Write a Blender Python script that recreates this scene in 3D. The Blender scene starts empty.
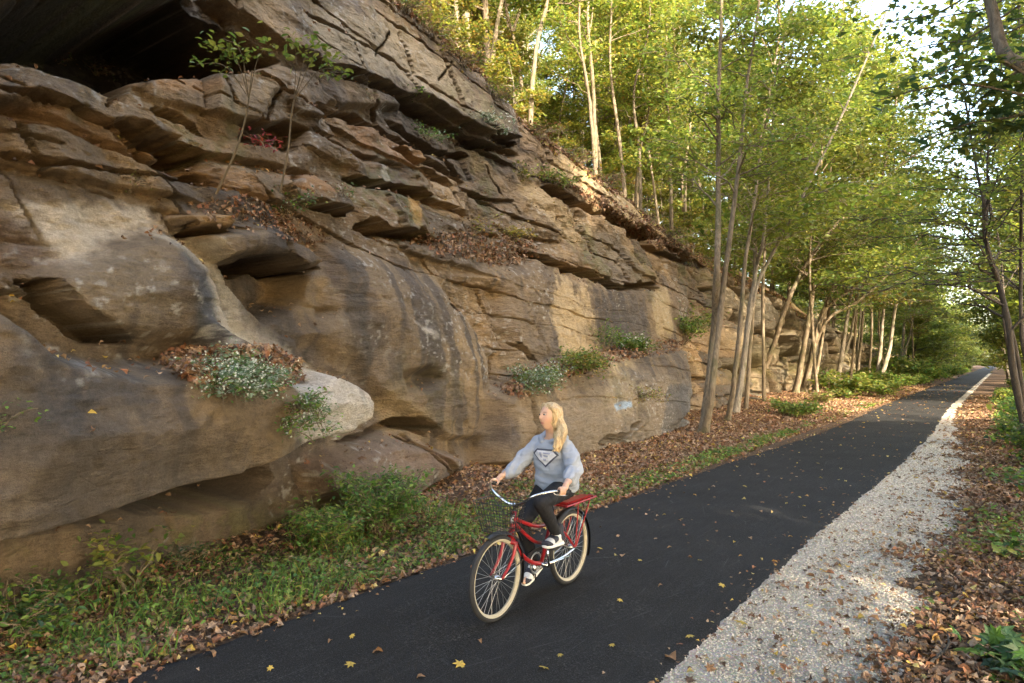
import bpy, bmesh, math, random
import numpy as np
from mathutils import Vector, Matrix
R = math.radians
sc = bpy.context.scene
col = sc.collection

# ------------------------------------------------------------------ camera, world, sun, exposure
YAW, PITCH, FPX, CAMZ = R(35.8), R(1.55), 683.0, 2.1
cam_d = bpy.data.cameras.new("camera"); cam_d.sensor_width = 36.0; cam_d.lens = 24.0
cam_d.clip_start = 0.05; cam_d.clip_end = 3000
cam = bpy.data.objects.new("camera", cam_d); col.objects.link(cam)
cam.location = (0, 0, CAMZ); cam.rotation_euler = (R(90) + PITCH, 0, YAW)
sc.camera = cam

SUN_EL, SUN_AZ = R(29), R(-24)          # azimuth measured from +X towards +Y: the sun stands behind the woods on the right
sdir = Vector((math.cos(SUN_EL) * math.cos(SUN_AZ), math.cos(SUN_EL) * math.sin(SUN_AZ), math.sin(SUN_EL)))
world = bpy.data.worlds.new("World"); sc.world = world; world.use_nodes = True
wn = world.node_tree.nodes; wl = world.node_tree.links
sky = wn.new("ShaderNodeTexSky"); sky.sky_type = 'NISHITA'; sky.sun_disc = False
sky.sun_elevation = SUN_EL; sky.sun_rotation = math.atan2(sdir.x, sdir.y)
sky.air_density = 1.0; sky.dust_density = 2.5; sky.ozone_density = 1.0
bg = wn["Background"]; bg.inputs[1].default_value = 0.15
wl.new(sky.outputs[0], bg.inputs[0])
sun_d = bpy.data.lights.new("sun", 'SUN'); sun_d.energy = 2.0; sun_d.angle = R(0.6); sun_d.color = (1.0, 0.94, 0.84)
sun = bpy.data.objects.new("sun", sun_d); col.objects.link(sun)
sun.rotation_euler = sdir.to_track_quat('Z', 'Y').to_euler(); sun.location = (40, -10, 60)
vs = sc.view_settings; vs.view_transform = 'Standard'; vs.look = 'None'; vs.gamma = 1.0; vs.use_curve_mapping = False
vs.exposure = 3.4
vs.use_white_balance = True; vs.white_balance_temperature = 7500; vs.white_balance_tint = 10
sc.render.engine = 'CYCLES'
cy = sc.cycles; cy.max_bounces = 6; cy.diffuse_bounces = 4; cy.transmission_bounces = 4; cy.glossy_bounces = 2
cy.transparent_max_bounces = 4; cy.use_denoising = True; cy.caustics_reflective = False; cy.caustics_refractive = False
cy.sample_clamp_indirect = 6.0

# ------------------------------------------------------------------ helpers
cR = np.array([math.cos(YAW), math.sin(YAW), 0.0])
cF = np.array([-math.sin(YAW) * math.cos(PITCH), math.cos(YAW) * math.cos(PITCH), math.sin(PITCH)])
cU = np.cross(cR, cF)
def ray(x, y):
    x = np.asarray(x, float)[..., None]; y = np.asarray(y, float)[..., None]
    return cF + cR * (x - 512) / FPX + cU * (341.5 - y) / FPX
def at_depth(x, y, d):                     # a point d metres in front of the viewpoint
    return np.array([0, 0, CAMZ]) + ray(x, y) * d
def on_z(x, y, z=0.0):                     # a point of the picture on a level surface
    r = ray(x, y); return np.array([0, 0, CAMZ]) + r * ((z - CAMZ) / r[..., 2:3])

def _hash(ix, iy, seed):
    h = (ix.astype(np.int64) * 374761393 + iy.astype(np.int64) * 668265263 + seed * 1442695041) & 0xffffffff
    h = ((h ^ (h >> 13)) * 1274126177) & 0xffffffff
    h = ((h ^ (h >> 16)) * 2246822519) & 0xffffffff
    return ((h ^ (h >> 15)) & 0xffffff) / float(0xffffff)
def noise(x, y, seed=0):                   # value noise, -1..1
    x = np.asarray(x, float); y = np.asarray(y, float)
    ix = np.floor(x); iy = np.floor(y); fx = x - ix; fy = y - iy
    u = fx * fx * fx * (fx * (fx * 6 - 15) + 10); v = fy * fy * fy * (fy * (fy * 6 - 15) + 10)
    a = _hash(ix, iy, seed); b = _hash(ix + 1, iy, seed); c = _hash(ix, iy + 1, seed); d = _hash(ix + 1, iy + 1, seed)
    return (a * (1 - u) * (1 - v) + b * u * (1 - v) + c * (1 - u) * v + d * u * v) * 2 - 1
def lnoise(x, y, seed=0):                  # creased noise: flat facets meeting in straight edges
    x = np.asarray(x, float); y = np.asarray(y, float); ix = np.floor(x); iy = np.floor(y); u = x - ix; v = y - iy
    a = _hash(ix, iy, seed); b = _hash(ix + 1, iy, seed); c = _hash(ix, iy + 1, seed); d = _hash(ix + 1, iy + 1, seed)
    return np.where(u + v < 1, a + (b - a) * u + (c - a) * v, d + (c - d) * (1 - u) + (b - d) * (1 - v)) * 2 - 1
def lfbm(x, y, oct=4, seed=0, gain=.5):
    s = 0; a = 1; t = 0
    for o in range(oct):
        s = s + a * lnoise(x, y, seed + o * 17); t += a; a *= gain; x, y = (x * .83 - y * .55) * 2.07 + 3.7, (x * .55 + y * .83) * 2.07 + 1.3
    return s / t * 1.4
def fbm(x, y, oct=4, seed=0, gain=0.5, lac=2.03):
    s = 0; a = 1; t = 0
    for o in range(oct):
        s = s + a * noise(x, y, seed + o * 17); t += a; a *= gain
        x, y = (x * 0.8 - y * 0.6) * lac + 3.7, (x * 0.6 + y * 0.8) * lac + 1.3
    return s / t * 1.5
def ridged(x, y, oct=4, seed=0):
    s = 0; a = 1; t = 0
    for o in range(oct):
        s = s + a * (1 - np.abs(noise(x, y, seed + o * 13)) * 2); t += a; a *= .5; x = x * 2.1 + 5.2; y = y * 2.1 + 1.9
    return s / t
def sstep(a, b, x):
    t = np.clip((x - a) / (b - a), 0, 1); return t * t * (3 - 2 * t)

def mesh_from(name, V, faces=None, loops=None, sizes=None, cols=None, smooth=True):
    """faces: int array (n,k) with one k; or loops + sizes"""
    me = bpy.data.meshes.new(name)
    V = np.asarray(V, np.float32)
    if faces is not None:
        faces = np.asarray(faces, np.int32); sizes = np.full(len(faces), faces.shape[1], np.int32); loops = faces.ravel()
    me.vertices.add(len(V)); me.vertices.foreach_set("co", V.ravel())
    me.loops.add(len(loops)); me.loops.foreach_set("vertex_index", np.asarray(loops, np.int32))
    starts = np.concatenate([[0], np.cumsum(sizes)[:-1]]).astype(np.int32)
    me.polygons.add(len(sizes)); me.polygons.foreach_set("loop_start", starts)
    me.polygons.foreach_set("use_smooth", np.full(len(sizes), bool(smooth)))
    if cols is not None:
        ca = me.color_attributes.new("Col", 'FLOAT_COLOR', 'POINT')
        c4 = np.ones((len(V), 4), np.float32); c4[:, :3] = cols
        ca.data.foreach_set("color", c4.ravel())
    me.update(calc_edges=True); me.validate()
    return me
def link(name, me, mat=None, parent=None):
    o = bpy.data.objects.new(name, me); col.objects.link(o)
    if mat is not None and not me.materials: me.materials.append(mat)
    if parent is not None: o.parent = parent
    return o
def tag(o, label=None, cat=None, group=None, kind=None):
    if label: o["label"] = label
    if cat: o["category"] = cat
    if group: o["group"] = group
    if kind: o["kind"] = kind
    return o
def empty(name, loc, rz=0.0, label=None, cat=None, group=None):
    o = bpy.data.objects.new(name, None); col.objects.link(o); o.empty_display_size = .1
    o.location = tuple(float(v) for v in loc); o.rotation_euler = (0, 0, rz)
    return tag(o, label, cat, group)
def copy_tree(o, parent=None):
    c = o.copy(); col.objects.link(c)
    if parent is not None: c.parent = parent
    for ch in o.children: copy_tree(ch, c)
    return c
def grid_faces(nu, nv):
    i = np.arange(nu - 1)[:, None] * nv + np.arange(nv - 1)[None, :]
    return np.stack([i, i + nv, i + nv + 1, i + 1], -1).reshape(-1, 4)

class NT:                                   # a short way to write node trees
    def __init__(s, name):
        s.m = bpy.data.materials.new(name); s.m.use_nodes = True; s.t = s.m.node_tree; s.n = s.t.nodes; s.l = s.t.links
        s.n.clear(); s.out = s.n.new("ShaderNodeOutputMaterial")
    def node(s, typ, ins=None, **kw):
        n = s.n.new(typ)
        for k, v in kw.items(): setattr(n, k, v)
        for k, v in (ins or {}).items():
            if isinstance(v, bpy.types.NodeSocket): s.l.new(v, n.inputs[k])
            else: n.inputs[k].default_value = v
        return n
    def noise(s, scale, detail=4, vec=None, rough=.55):
        n = s.node("ShaderNodeTexNoise", {"Scale": scale, "Detail": detail, "Roughness": rough})
        if vec is not None: s.l.new(vec, n.inputs["Vector"])
        return n.outputs["Fac"]
    def ramp(s, fac, stops):
        n = s.n.new("ShaderNodeValToRGB"); s.l.new(fac, n.inputs[0]); e = n.color_ramp.elements
        while len(e) < len(stops): e.new(.5)
        for el, (p, c) in zip(e, stops): el.position = p; el.color = (c[0], c[1], c[2], 1) if not np.isscalar(c) else (c, c, c, 1)
        return n.outputs[0]
    def mix(s, fac, a, b, mode='MIX'):
        n = s.n.new("ShaderNodeMix"); n.data_type = 'RGBA'; n.blend_type = mode
        for k, v in ((0, fac), (6, a), (7, b)):
            if isinstance(v, bpy.types.NodeSocket): s.l.new(v, n.inputs[k])
            else: n.inputs[k].default_value = v if np.isscalar(v) else (*v[:3], 1)
        return n.outputs[2]
    def math(s, op, a, b=0.0):
        n = s.n.new("ShaderNodeMath"); n.operation = op
        for k, v in ((0, a), (1, b)):
            if isinstance(v, bpy.types.NodeSocket): s.l.new(v, n.inputs[k])
            else: n.inputs[k].default_value = v
        return n.outputs[0]
    def obj(s): return s.n.new("ShaderNodeTexCoord").outputs["Object"]
    def attr(s, name="Col"):
        n = s.n.new("ShaderNodeAttribute"); n.attribute_name = name; return n.outputs["Color"]
    def bump(s, h, strength=.5, dist=.02, nrm=None):
        n = s.node("ShaderNodeBump", {"Height": h, "Strength": strength, "Distance": dist})
        if nrm is not None: s.l.new(nrm, n.inputs["Normal"])
        return n.outputs[0]
    def pbr(s, color, rough=.7, metal=0.0, normal=None, spec=.5, **kw):
        b = s.node("ShaderNodeBsdfPrincipled", {"Roughness": rough, "Metallic": metal, "Specular IOR Level": spec})
        if isinstance(color, bpy.types.NodeSocket): s.l.new(color, b.inputs["Base Color"])
        else: b.inputs["Base Color"].default_value = (*color[:3], 1)
        if normal is not None: s.l.new(normal, b.inputs["Normal"])
        for k, v in kw.items(): b.inputs[k.replace("_", " ")].default_value = v
        s.l.new(b.outputs[0], s.out.inputs[0]); return s.m

def simple(name, c, rough=.6, metal=0.0, nscale=60, var=.15, bump=0.0, spec=.5):
    t = NT(name); f = t.noise(nscale, 3, t.obj())
    cc = t.mix(f, [v * (1 - var) for v in c], [min(1, v * (1 + var)) for v in c])
    return t.pbr(cc, rough, metal, t.bump(f, bump, .01) if bump else None, spec)

def leaf_material(name, trans=.45, rough=.55, hue=.02, val=.25, sat=.1):
    t = NT(name); c = t.attr()
    oi = t.n.new("ShaderNodeObjectInfo").outputs["Random"]
    h = t.node("ShaderNodeHueSaturation", {"Color": c, "Saturation": 1.0})
    t.l.new(t.math('ADD', t.math('MULTIPLY', oi, hue * 2), .5 - hue), h.inputs["Hue"])
    t.l.new(t.math('ADD', t.math('MULTIPLY', oi, val * 2), 1 - val), h.inputs["Value"])
    p = t.node("ShaderNodeBsdfPrincipled", {"Roughness": rough, "Base Color": h.outputs[0], "Specular IOR Level": .35})
    tr = t.node("ShaderNodeBsdfTranslucent", {"Color": t.mix(1.0, h.outputs[0], (1.35, 1.35, .85), 'MULTIPLY')})
    mx = t.node("ShaderNodeMixShader", {0: trans, 1: p.outputs[0], 2: tr.outputs[0]})
    t.l.new(mx.outputs[0], t.out.inputs[0]); return t.m

# leaf shapes: (vertices, list of faces); x along the midrib, unit length, folded and curled
def leaf_shape(outline, fold=.12, curl=.15, twist=0.0):
    """outline: half widths at stations along the midrib -> folded blade of quads"""
    st = np.array(outline, float); n = len(st); V = []; F = []
    for i, (x, w) in enumerate(st):
        z = -curl * (x - .45) ** 2 * 2
        tw = twist * (x - .5)
        V += [(x, -w, z + fold * w * 2 - tw * w), (x, 0, z), (x, w, z + fold * w * 2 + tw * w)]
    for i in range(n - 1):
        a = i * 3; F += [(a, a + 3, a + 4, a + 1), (a + 1, a + 4, a + 5, a + 2)]
    return np.array(V) - np.array([.5, 0, 0]), F
LEAF_OVAL = leaf_shape([(0, .02), (.3, .26), (.7, .2), (1, .01)], .15, .12)
LEAF_NARROW = leaf_shape([(0, .02), (.4, .13), (1, .01)], .1, .3)
LEAF_DRY = [leaf_shape([(0, .03), (.3, .3), (.65, .22), (1, .02)], f, c, t) for f, c, t in
            ((.25, .5, .6), (-.2, -.4, -.5), (.45, .2, .9), (.1, .7, -.8))]
LEAF_LOBED = (np.array([(-.5, 0, 0), (-.2, -.12, .02), (-.28, -.46, -.05), (.02, -.3, .03), (.16, -.5, -.06), (.22, -.18, .02), (.5, 0, -.08),
                        (.22, .18, .02), (.16, .5, -.1), (.02, .3, .03), (-.28, .46, -.02), (-.2, .12, .02), (0, 0, -.03)]),
              [(12, i, i + 1) for i in range(11)] + [(12, 11, 0)])
LEAF_SMALL = (np.array([(-.5, 0, 0), (0, -.3, .06), (.5, 0, -.02), (0, .3, .06)]), [(0, 1, 2), (0, 2, 3)])
GRASS = (np.array([(0, -.03, 0), (0, .03, 0), (.5, -.025, .03), (.5, .025, .03), (1, 0, -.1)]), [(0, 2, 3, 1), (2, 4, 3)])

def frames(nrm, ang):
    """orthonormal frames with z along nrm and x turned by ang"""
    n = nrm / np.maximum(np.linalg.norm(nrm, axis=1, keepdims=True), 1e-9)
    ref = np.where(np.abs(n[:, 2:3]) < .95, np.array([[0, 0, 1.0]]), np.array([[1.0, 0, 0]]))
    a = np.cross(ref, n); a /= np.linalg.norm(a, axis=1, keepdims=True); b = np.cross(n, a)
    c, s = np.cos(ang)[:, None], np.sin(ang)[:, None]
    return a * c + b * s, -a * s + b * c, n
def scatter_arrays(P, nrm, ang, scale, cols, shapes, pick):
    x, y, z = frames(nrm, ang); Vs, Ls, Ss, Cs = [], [], [], []; off = 0
    for k, (tv, tf) in enumerate(shapes):
        idx = np.nonzero(pick == k)[0]
        if not len(idx): continue
        s = scale[idx][:, None, None]
        v = P[idx][:, None, :] + s * (x[idx][:, None, :] * tv[None, :, 0:1] + y[idx][:, None, :] * tv[None, :, 1:2] + z[idx][:, None, :] * tv[None, :, 2:3])
        lp = np.array([i for f in tf for i in f]); sz = np.array([len(f) for f in tf])
        nv = len(tv)
        Ls.append((lp[None, :] + (off + np.arange(len(idx)) * nv)[:, None]).ravel()); Ss.append(np.tile(sz, len(idx)))
        Vs.append(v.reshape(-1, 3)); Cs.append(np.repeat(cols[idx], nv, 0)); off += nv * len(idx)
    return np.concatenate(Vs), np.concatenate(Ls), np.concatenate(Ss), np.concatenate(Cs)
def scatter(name, P, nrm, ang, scale, cols, shapes, pick, mat, parent=None, smooth=False):
    V, L, S, C = scatter_arrays(np.asarray(P, float), nrm, ang, scale, cols, shapes, pick)
    return link(name, mesh_from(name, V, None, L, S, C, smooth), mat, parent)

def tube_arrays(pts, rad, sides=6):
    pts = np.asarray(pts, float); n = len(pts); rad = np.broadcast_to(np.asarray(rad, float), (n,))
    t = np.gradient(pts, axis=0); t /= np.maximum(np.linalg.norm(t, axis=1, keepdims=True), 1e-9)
    ref = np.array([0, 0, 1.0]) if abs(t[:, 2]).mean() < .8 else np.array([1.0, 0, 0])
    a = np.cross(t, ref); a /= np.maximum(np.linalg.norm(a, axis=1, keepdims=True), 1e-9); b = np.cross(t, a)
    th = np.arange(sides) * 2 * math.pi / sides
    V = pts[:, None] + rad[:, None, None] * (a[:, None] * np.cos(th)[None, :, None] + b[:, None] * np.sin(th)[None, :, None])
    i = np.arange(n - 1)[:, None] * sides; j = np.arange(sides)[None]; j2 = (j + 1) % sides
    F = np.stack([i + j, i + j2, i + sides + j2, i + sides + j], -1).reshape(-1, 4)
    return V.reshape(-1, 3), F
class Tubes:
    def __init__(s): s.V = []; s.F = []; s.n = 0; s.caps = []
    def add(s, pts, rad, sides=6):
        v, f = tube_arrays(pts, rad, sides); s.V.append(v); s.F.append(f + s.n)
        k = len(v); s.caps.append((s.n + np.arange(sides)[::-1], s.n + k - sides + np.arange(sides))); s.n += k; return s
    def build(s, name, mat, parent=None, caps=False):
        V = np.concatenate(s.V); F = np.concatenate(s.F); L = F.ravel(); S = np.full(len(F), 4)
        if caps:
            for c0, c1 in s.caps: L = np.concatenate([L, c0, c1]); S = np.concatenate([S, [len(c0), len(c1)]])
        return link(name, mesh_from(name, V, None, L, S), mat, parent)
def smooth_line(p, n):
    """Catmull-Rom through the points p"""
    p = np.asarray(p, float); q = np.concatenate([[2 * p[0] - p[1]], p, [2 * p[-1] - p[-2]]]); m = len(p) - 1
    u = np.linspace(0, m, n); i = np.minimum(u.astype(int), m - 1); t = (u - i)[:, None]
    a, b, c, d = q[i], q[i + 1], q[i + 2], q[i + 3]
    return .5 * (2 * b + (c - a) * t + (2 * a - 5 * b + 4 * c - d) * t ** 2 + (3 * b - a - 3 * c + d) * t ** 3)
# ------------------------------------------------------------------ the lie of the land
PATH_L, PATH_R, GRAVEL_R = -4.75, -1.82, -0.70
def path_shift(Y): return .30 * np.exp(-((Y - 22) / 9.0) ** 2)
def cliff_base(Y): return np.interp(Y, [-20, 0, 2, 6, 10, 15, 21, 30, 38, 50, 75, 95, 120], [-6.6, -6.4, -6.5, -7.2, -7.8, -7.9, -8.2, -8.9, -9.5, -9.9, -10, -11, -12])
def cliff_top(Y): return np.interp(Y, [-20, -5, 5, 10, 15, 22, 28, 42, 60, 80, 95], [13.0, 12.6, 11.4, 10.0, 8.5, 7.5, 6.3, 5.6, 4.6, 3.0, 1.2])
def ground_h(X, Y):
    s = path_shift(Y)
    u = np.clip((PATH_L - .05 + s - X) / 3.0, 0, 2)
    v = np.clip((X - (GRAVEL_R + s)) / 4.0, 0, 1)
    h = .27 * u ** 1.3 + .05 * v
    rough = np.clip(u * 4, 0, 1) + np.clip(v * 6, 0, 1)
    h = h + rough * (.035 * fbm(X * .9, Y * .9, 3, 5) + .012 * fbm(X * 5, Y * 5, 3, 9))
    far = np.clip((X - 9) / 30, 0, 1)
    return h - 2.0 * far ** 1.5

# ------------------------------------------------------------------ ground sheet
def axis(parts):
    return np.unique(np.concatenate([np.arange(a, b, s) for a, b, s in parts]))
xs = axis([(-400, -40, 40), (-40, -14, 3), (-14, -8.5, .25), (-8.5, -4.6, .06), (-4.6, -1.9, .3), (-1.9, 3, .06), (3, 14, .3), (14, 40, 2), (40, 401, 40)])
ys = axis([(-300, -20, 40), (-20, -2, 1), (-2, 16, .07), (16, 40, .18), (40, 100, .6), (100, 200, 4), (200, 601, 50)])
GX, GY = np.meshgrid(xs, ys, indexing='ij')
GZ = ground_h(GX, GY)
on_path = (GX > PATH_L + path_shift(GY) + .08) & (GX < PATH_R + path_shift(GY) - .08)
GZ = np.where(on_path, -.03, GZ)
me = mesh_from("ground", np.stack([GX, GY, GZ], -1).reshape(-1, 3), grid_faces(len(xs), len(ys)))
t = NT("soil_and_litter"); o = t.obj()
f1 = t.noise(1.3, 5, o); f2 = t.noise(22, 5, o, .7); f3 = t.noise(90, 3, o)
c = t.ramp(f2, [(.3, (.035, .022, .014)), (.5, (.10, .06, .035)), (.62, (.17, .105, .06)), (.75, (.23, .16, .10))])
c = t.mix(t.ramp(f1, [(.45, 0), (.7, .45)]), c, (.06, .045, .03))
soil = t.pbr(c, .9, 0, t.bump(t.math('ADD', f2, t.math('MULTIPLY', f3, .4)), .9, .05), .2)
tag(link("ground", me, soil), kind="structure")

# ------------------------------------------------------------------ asphalt path with crumbled edges
py = axis([(-14, -1, .5), (-1, 14, .05), (14, 40, .15), (40, 100, .5), (100, 420, 3)])
NXP = 41
prof = np.linspace(-1, 1, NXP)
Yp = np.repeat(py[:, None], NXP, 1)
half = (PATH_R - PATH_L) / 2; mid = (PATH_R + PATH_L) / 2
narrow = 1 - .10 * sstep(12, 24, Yp)
jit = .05 * fbm(Yp * 1.1, prof[None] * 0 + np.sign(prof)[None] * 3, 4, 3) + .02 * fbm(Yp * 9, np.sign(prof)[None] * 5, 2, 8)
Xp = mid + path_shift(Yp) + prof[None] * half * narrow + jit * np.abs(prof[None]) ** 6
Zp = .022 + .012 * (1 - prof[None] ** 2) + .004 * fbm(Xp * 1.2, Yp * 1.2, 3, 12) * (np.abs(prof[None]) < .96)
Zp = np.where(np.abs(prof[None]) > .985, -.035, Zp)
me = mesh_from("asphalt_path", np.stack([Xp, Yp, Zp], -1).reshape(-1, 3), grid_faces(len(py), NXP)[:, ::-1])
t = NT("asphalt"); o = t.obj()
agg = t.noise(110, 3, o, .75); grain = t.noise(42, 5, o, .75); big = t.noise(.9, 4, o)
mp = t.node("ShaderNodeMapping", {"Vector": o, "Scale": (5.0, .35, 1)})
streak = t.noise(3.0, 5, mp.outputs[0], .6)
base = t.ramp(big, [(.3, (.0095, .0086, .0078)), (.7, (.0175, .0160, .0148))])
base = t.mix(t.ramp(agg, [(.52, 0), (.70, .8)]), base, (.085, .083, .08))
base = t.mix(t.ramp(streak, [(.52, 0), (.76, .18)]), base, (.075, .07, .065))
mp2 = t.node("ShaderNodeMapping", {"Vector": o, "Scale": (1.0, .14, 1), "Rotation": (0, 0, R(9))})
scr = t.node("ShaderNodeTexVoronoi", {"Vector": mp2.outputs[0], "Scale": 2.6}, feature='DISTANCE_TO_EDGE').outputs["Distance"]
scrm = t.math('MULTIPLY', t.ramp(scr, [(0.0, 1), (.007, 0)]), t.ramp(t.noise(2.2, 3, o), [(.50, 0), (.64, .42)]))
base = t.mix(scrm, base, (.14, .135, .13))
dust = t.math('MULTIPLY', t.ramp(grain, [(.56, 0), (.66, .7)]), t.ramp(t.noise(1.6, 3, o), [(.45, 0), (.65, 1)]))
base = t.mix(dust, base, (.12, .11, .10))
asphalt = t.pbr(base, .78, 0, t.bump(t.math('ADD', agg, grain), .8, .012), .18)
tag(link("asphalt_path", me, asphalt), kind="structure")

# ------------------------------------------------------------------ gravel shoulder
gx = np.linspace(0, 1, 60)
gy = axis([(-6, 0, .3), (0, 14, .05), (14, 40, .15), (40, 130, .5)])
Yg_ = np.repeat(gy[:, None], len(gx), 1)
wid = (GRAVEL_R - PATH_R) + .12 * fbm(Yg_[:, :1] * .5, Yg_[:, :1] * 0, 4, 31) + .1 * fbm(Yg_[:, :1] * 3, Yg_[:, :1] * 0, 3, 37)
wid = wid * (1 - .80 * sstep(9, 32, Yg_[:, :1])) + .12 + .10 * noise(Yg_[:, :1] * 7, Yg_[:, :1] * 0, 39)
Xg_ = PATH_R - .1 + path_shift(Yg_) - half * .10 * sstep(12, 24, Yg_) + gx[None] * wid
Zg_ = .012 + .006 * fbm(Xg_ * 9, Yg_ * 9, 3, 41) + ground_h(Xg_, Yg_) * (gx[None] > .4)
Zg_ = np.where(gx[None] > .97, ground_h(Xg_, Yg_) - .02, Zg_)
me = mesh_from("gravel_shoulder", np.stack([Xg_, Yg_, Zg_], -1).reshape(-1, 3), grid_faces(len(gy), len(gx))[:, ::-1])
t = NT("crushed_limestone"); o = t.obj()
vo = t.node("ShaderNodeTexVoronoi", {"Vector": o, "Scale": 75.0})
f = t.noise(120, 4, o, .7); big = t.noise(2.0, 5, o, .65); mid_ = t.noise(14, 4, o)
c = t.ramp(f, [(.3, (.22, .195, .155)), (.55, (.44, .40, .33)), (.75, (.58, .54, .46))])
c = t.mix(.3, c, vo.outputs["Color"], 'SOFT_LIGHT')
c = t.mix(t.ramp(big, [(.5, 0), (.72, .55)]), c, (.17, .135, .095))
c = t.mix(t.ramp(mid_, [(.6, 0), (.75, .4)]), c, (.12, .10, .08))
gravel = t.pbr(c, .95, 0, t.bump(t.math('ADD', vo.outputs["Distance"], f), .9, .015), .2)
tag(link("gravel_shoulder", me, gravel), kind="structure")
# ------------------------------------------------------------------ sandstone cliff
def cliff_S(Y, z):
    zt = cliff_top(Y)
    x = cliff_base(Y) - .17 * np.clip(z, -1, 4) - .33 * np.clip(z - 4, 0, 20)
    return x - .55 * np.clip(z - (zt - .9), 0, 2) ** 1.5
def on_cliff(x, y, p=0.0):                  # where the line of sight through (x, y) meets the face standing p metres proud
    r = ray(x, y); o = np.array([0, 0, CAMZ]); lo = np.full(r.shape[:-1], 2.0); hi = np.full(r.shape[:-1], 140.0)
    for _ in range(45):
        m = (lo + hi) / 2; q = o + r * m[..., None]
        infront = q[..., 0] > cliff_S(q[..., 1], q[..., 2]) + p
        lo = np.where(infront, m, lo); hi = np.where(infront, hi, m)
    q = o + r * lo[..., None]
    return q[..., 1], q[..., 2]
dy = []; y = -9.0
while y < 95:
    dy.append(y); d = math.hypot(9, y - 0); y += .06 if y < 1.2 else max(.016, .0027 * d)
cyv = np.array(dy); NV = 600
cv = np.linspace(0, 1, NV)
CY = np.repeat(cyv[:, None], NV, 1); CZ = -.5 + cv[None] * (cliff_top(CY) + .5)
wy = CY + .05 * lfbm(CY * 1.3, CZ * 1.3, 4, 101); wz = CZ + .040 * lfbm(CY * .9, CZ * 1.1, 4, 111)
wy = wy + .006 * noise(CY * 9, CZ * 9, 121); wz = wz + .006 * noise(CY * 8, CZ * 10, 122)
D = np.zeros_like(CY); MASS = np.zeros_like(CY)     # MASS: how far bedding is suppressed (massive smooth faces)

def poly_sd(px, p):
    """signed distance (inside positive) of the warped cliff grid to a polygon, within its neighbourhood"""
    px = np.array(px, float); Y, Z = on_cliff(px[:, 0], px[:, 1], p)
    m = (wy > Y.min() - 1.2) & (wy < Y.max() + 1.2) & (wz > Z.min() - 1.2) & (wz < Z.max() + 1.2)
    a, b = wy[m], wz[m]; d2 = np.full(a.shape, 1e9); ins = np.zeros(a.shape, bool); n = len(Y)
    for i in range(n):
        x0, z0, x1, z1 = Y[i], Z[i], Y[(i + 1) % n], Z[(i + 1) % n]
        ex, ez = x1 - x0, z1 - z0; wx, wz_ = a - x0, b - z0
        t = np.clip((wx * ex + wz_ * ez) / (ex * ex + ez * ez + 1e-9), 0, 1)
        d2 = np.minimum(d2, (wx - ex * t) ** 2 + (wz_ - ez * t) ** 2)
        c = ((z0 <= b) & (z1 > b)) | ((z1 <= b) & (z0 > b))
        with np.errstate(divide='ignore', invalid='ignore'):
            ins ^= c & (a < x0 + (b - z0) / (z1 - z0) * ex)
    sd = np.sqrt(d2) * np.where(ins, 1, -1)
    tt = np.clip((b - Z.min()) / (Z.max() - Z.min() + 1e-6), 0, 1)
    return m, sd, tt
def block(px, p, wb=.06, wt=.2, mass=0.0, dome=0.0, add=False, mp=None):
    m, sd, tt = poly_sd(px, mp if mp is not None else (p if p > 0 else .40))
    w = wb + (wt - wb) * tt
    k = sstep(-.02, 1, (sd + .0) / w)
    if dome: pp = p + dome * (sstep(0, 1.0, sd / 1.1) - .5)
    else: pp = p
    D[m] = D[m] + k * pp if add else D[m] * (1 - k) + pp * k
    if mass: MASS[m] = np.maximum(MASS[m], mass * k)
def ledge(px, p, h=.5, q=.3, hq=.3, taper=.25, off=0.0, hole=0.0):
    p, q = p * .28, q * .4
    """the rock above the line stands proud by p and fades over h; below it is eaten back by q"""
    px = np.array(px, float); Y, Z = on_cliff(px[:, 0], px[:, 1], off)
    o = np.argsort(Y); Y, Z = Y[o], Z[o]
    m = (wy > Y[0] - taper) & (wy < Y[-1] + taper) & (np.abs(wz - np.interp(wy, Y, Z)) < max(h, hq) * 3)
    a = wy[m]; dz = wz[m] - np.interp(a, Y, Z)
    e = sstep(Y[0] - taper, Y[0] + taper, a) * (1 - sstep(Y[-1] - taper, Y[-1] + taper, a))
    up = sstep(-.012, .015, dz)
    D[m] += e * (up * p * (1 - .35 * np.clip(dz / h, 0, 1) - .65 * sstep(.75 * h, 1.35 * h, dz)) - (1 - up) * (q * (1 - sstep(.3 * hq, 1.1 * hq, -dz)) + .16 * np.exp(dz / .05)))

# --- slow swell of the whole face
D += .28 * fbm(CY * .16, CZ * .2, 3, 131) + .10 * fbm(CY * .6, CZ * .7, 3, 133)
# --- bedding: layers with their own joints, each block at its own depth
rng = np.random.default_rng(11)
bz = wz + .085 * wy + .16 * fbm(CY * .22, CZ * .3, 3, 141)
edges = np.cumsum(rng.choice([.10, .28, .45, .70, .95, 1.25], 40, p=[.10, .16, .26, .24, .15, .09])) - 3.0
bi = np.searchsorted(edges, bz).clip(1, len(edges) - 1)
thick = edges[bi] - edges[bi - 1]; fr = (bz - edges[bi - 1]) / thick
blen = rng.uniform(1.3, 4.2, len(edges) + 1)[bi]; boff = rng.uniform(0, 9, len(edges) + 1)[bi]
bj = (wy + boff + .25 * (fr - .5) + .12 * fbm(CY * .8, CZ * .8, 2, 143)) / blen; bjf = np.floor(bj); fj = (bj - bjf) * blen
rnd = _hash(bjf, bi, 7); rnd2 = _hash(bjf, bi, 8); rnd3 = _hash(bjf, bi, 9)
layer = rng.normal(0, .10, len(edges) + 1)[bi]
bed = layer * .45 + (rnd - .5) * .20 + (rnd2 - .5) * .14 * (fr - .5) * thick
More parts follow.
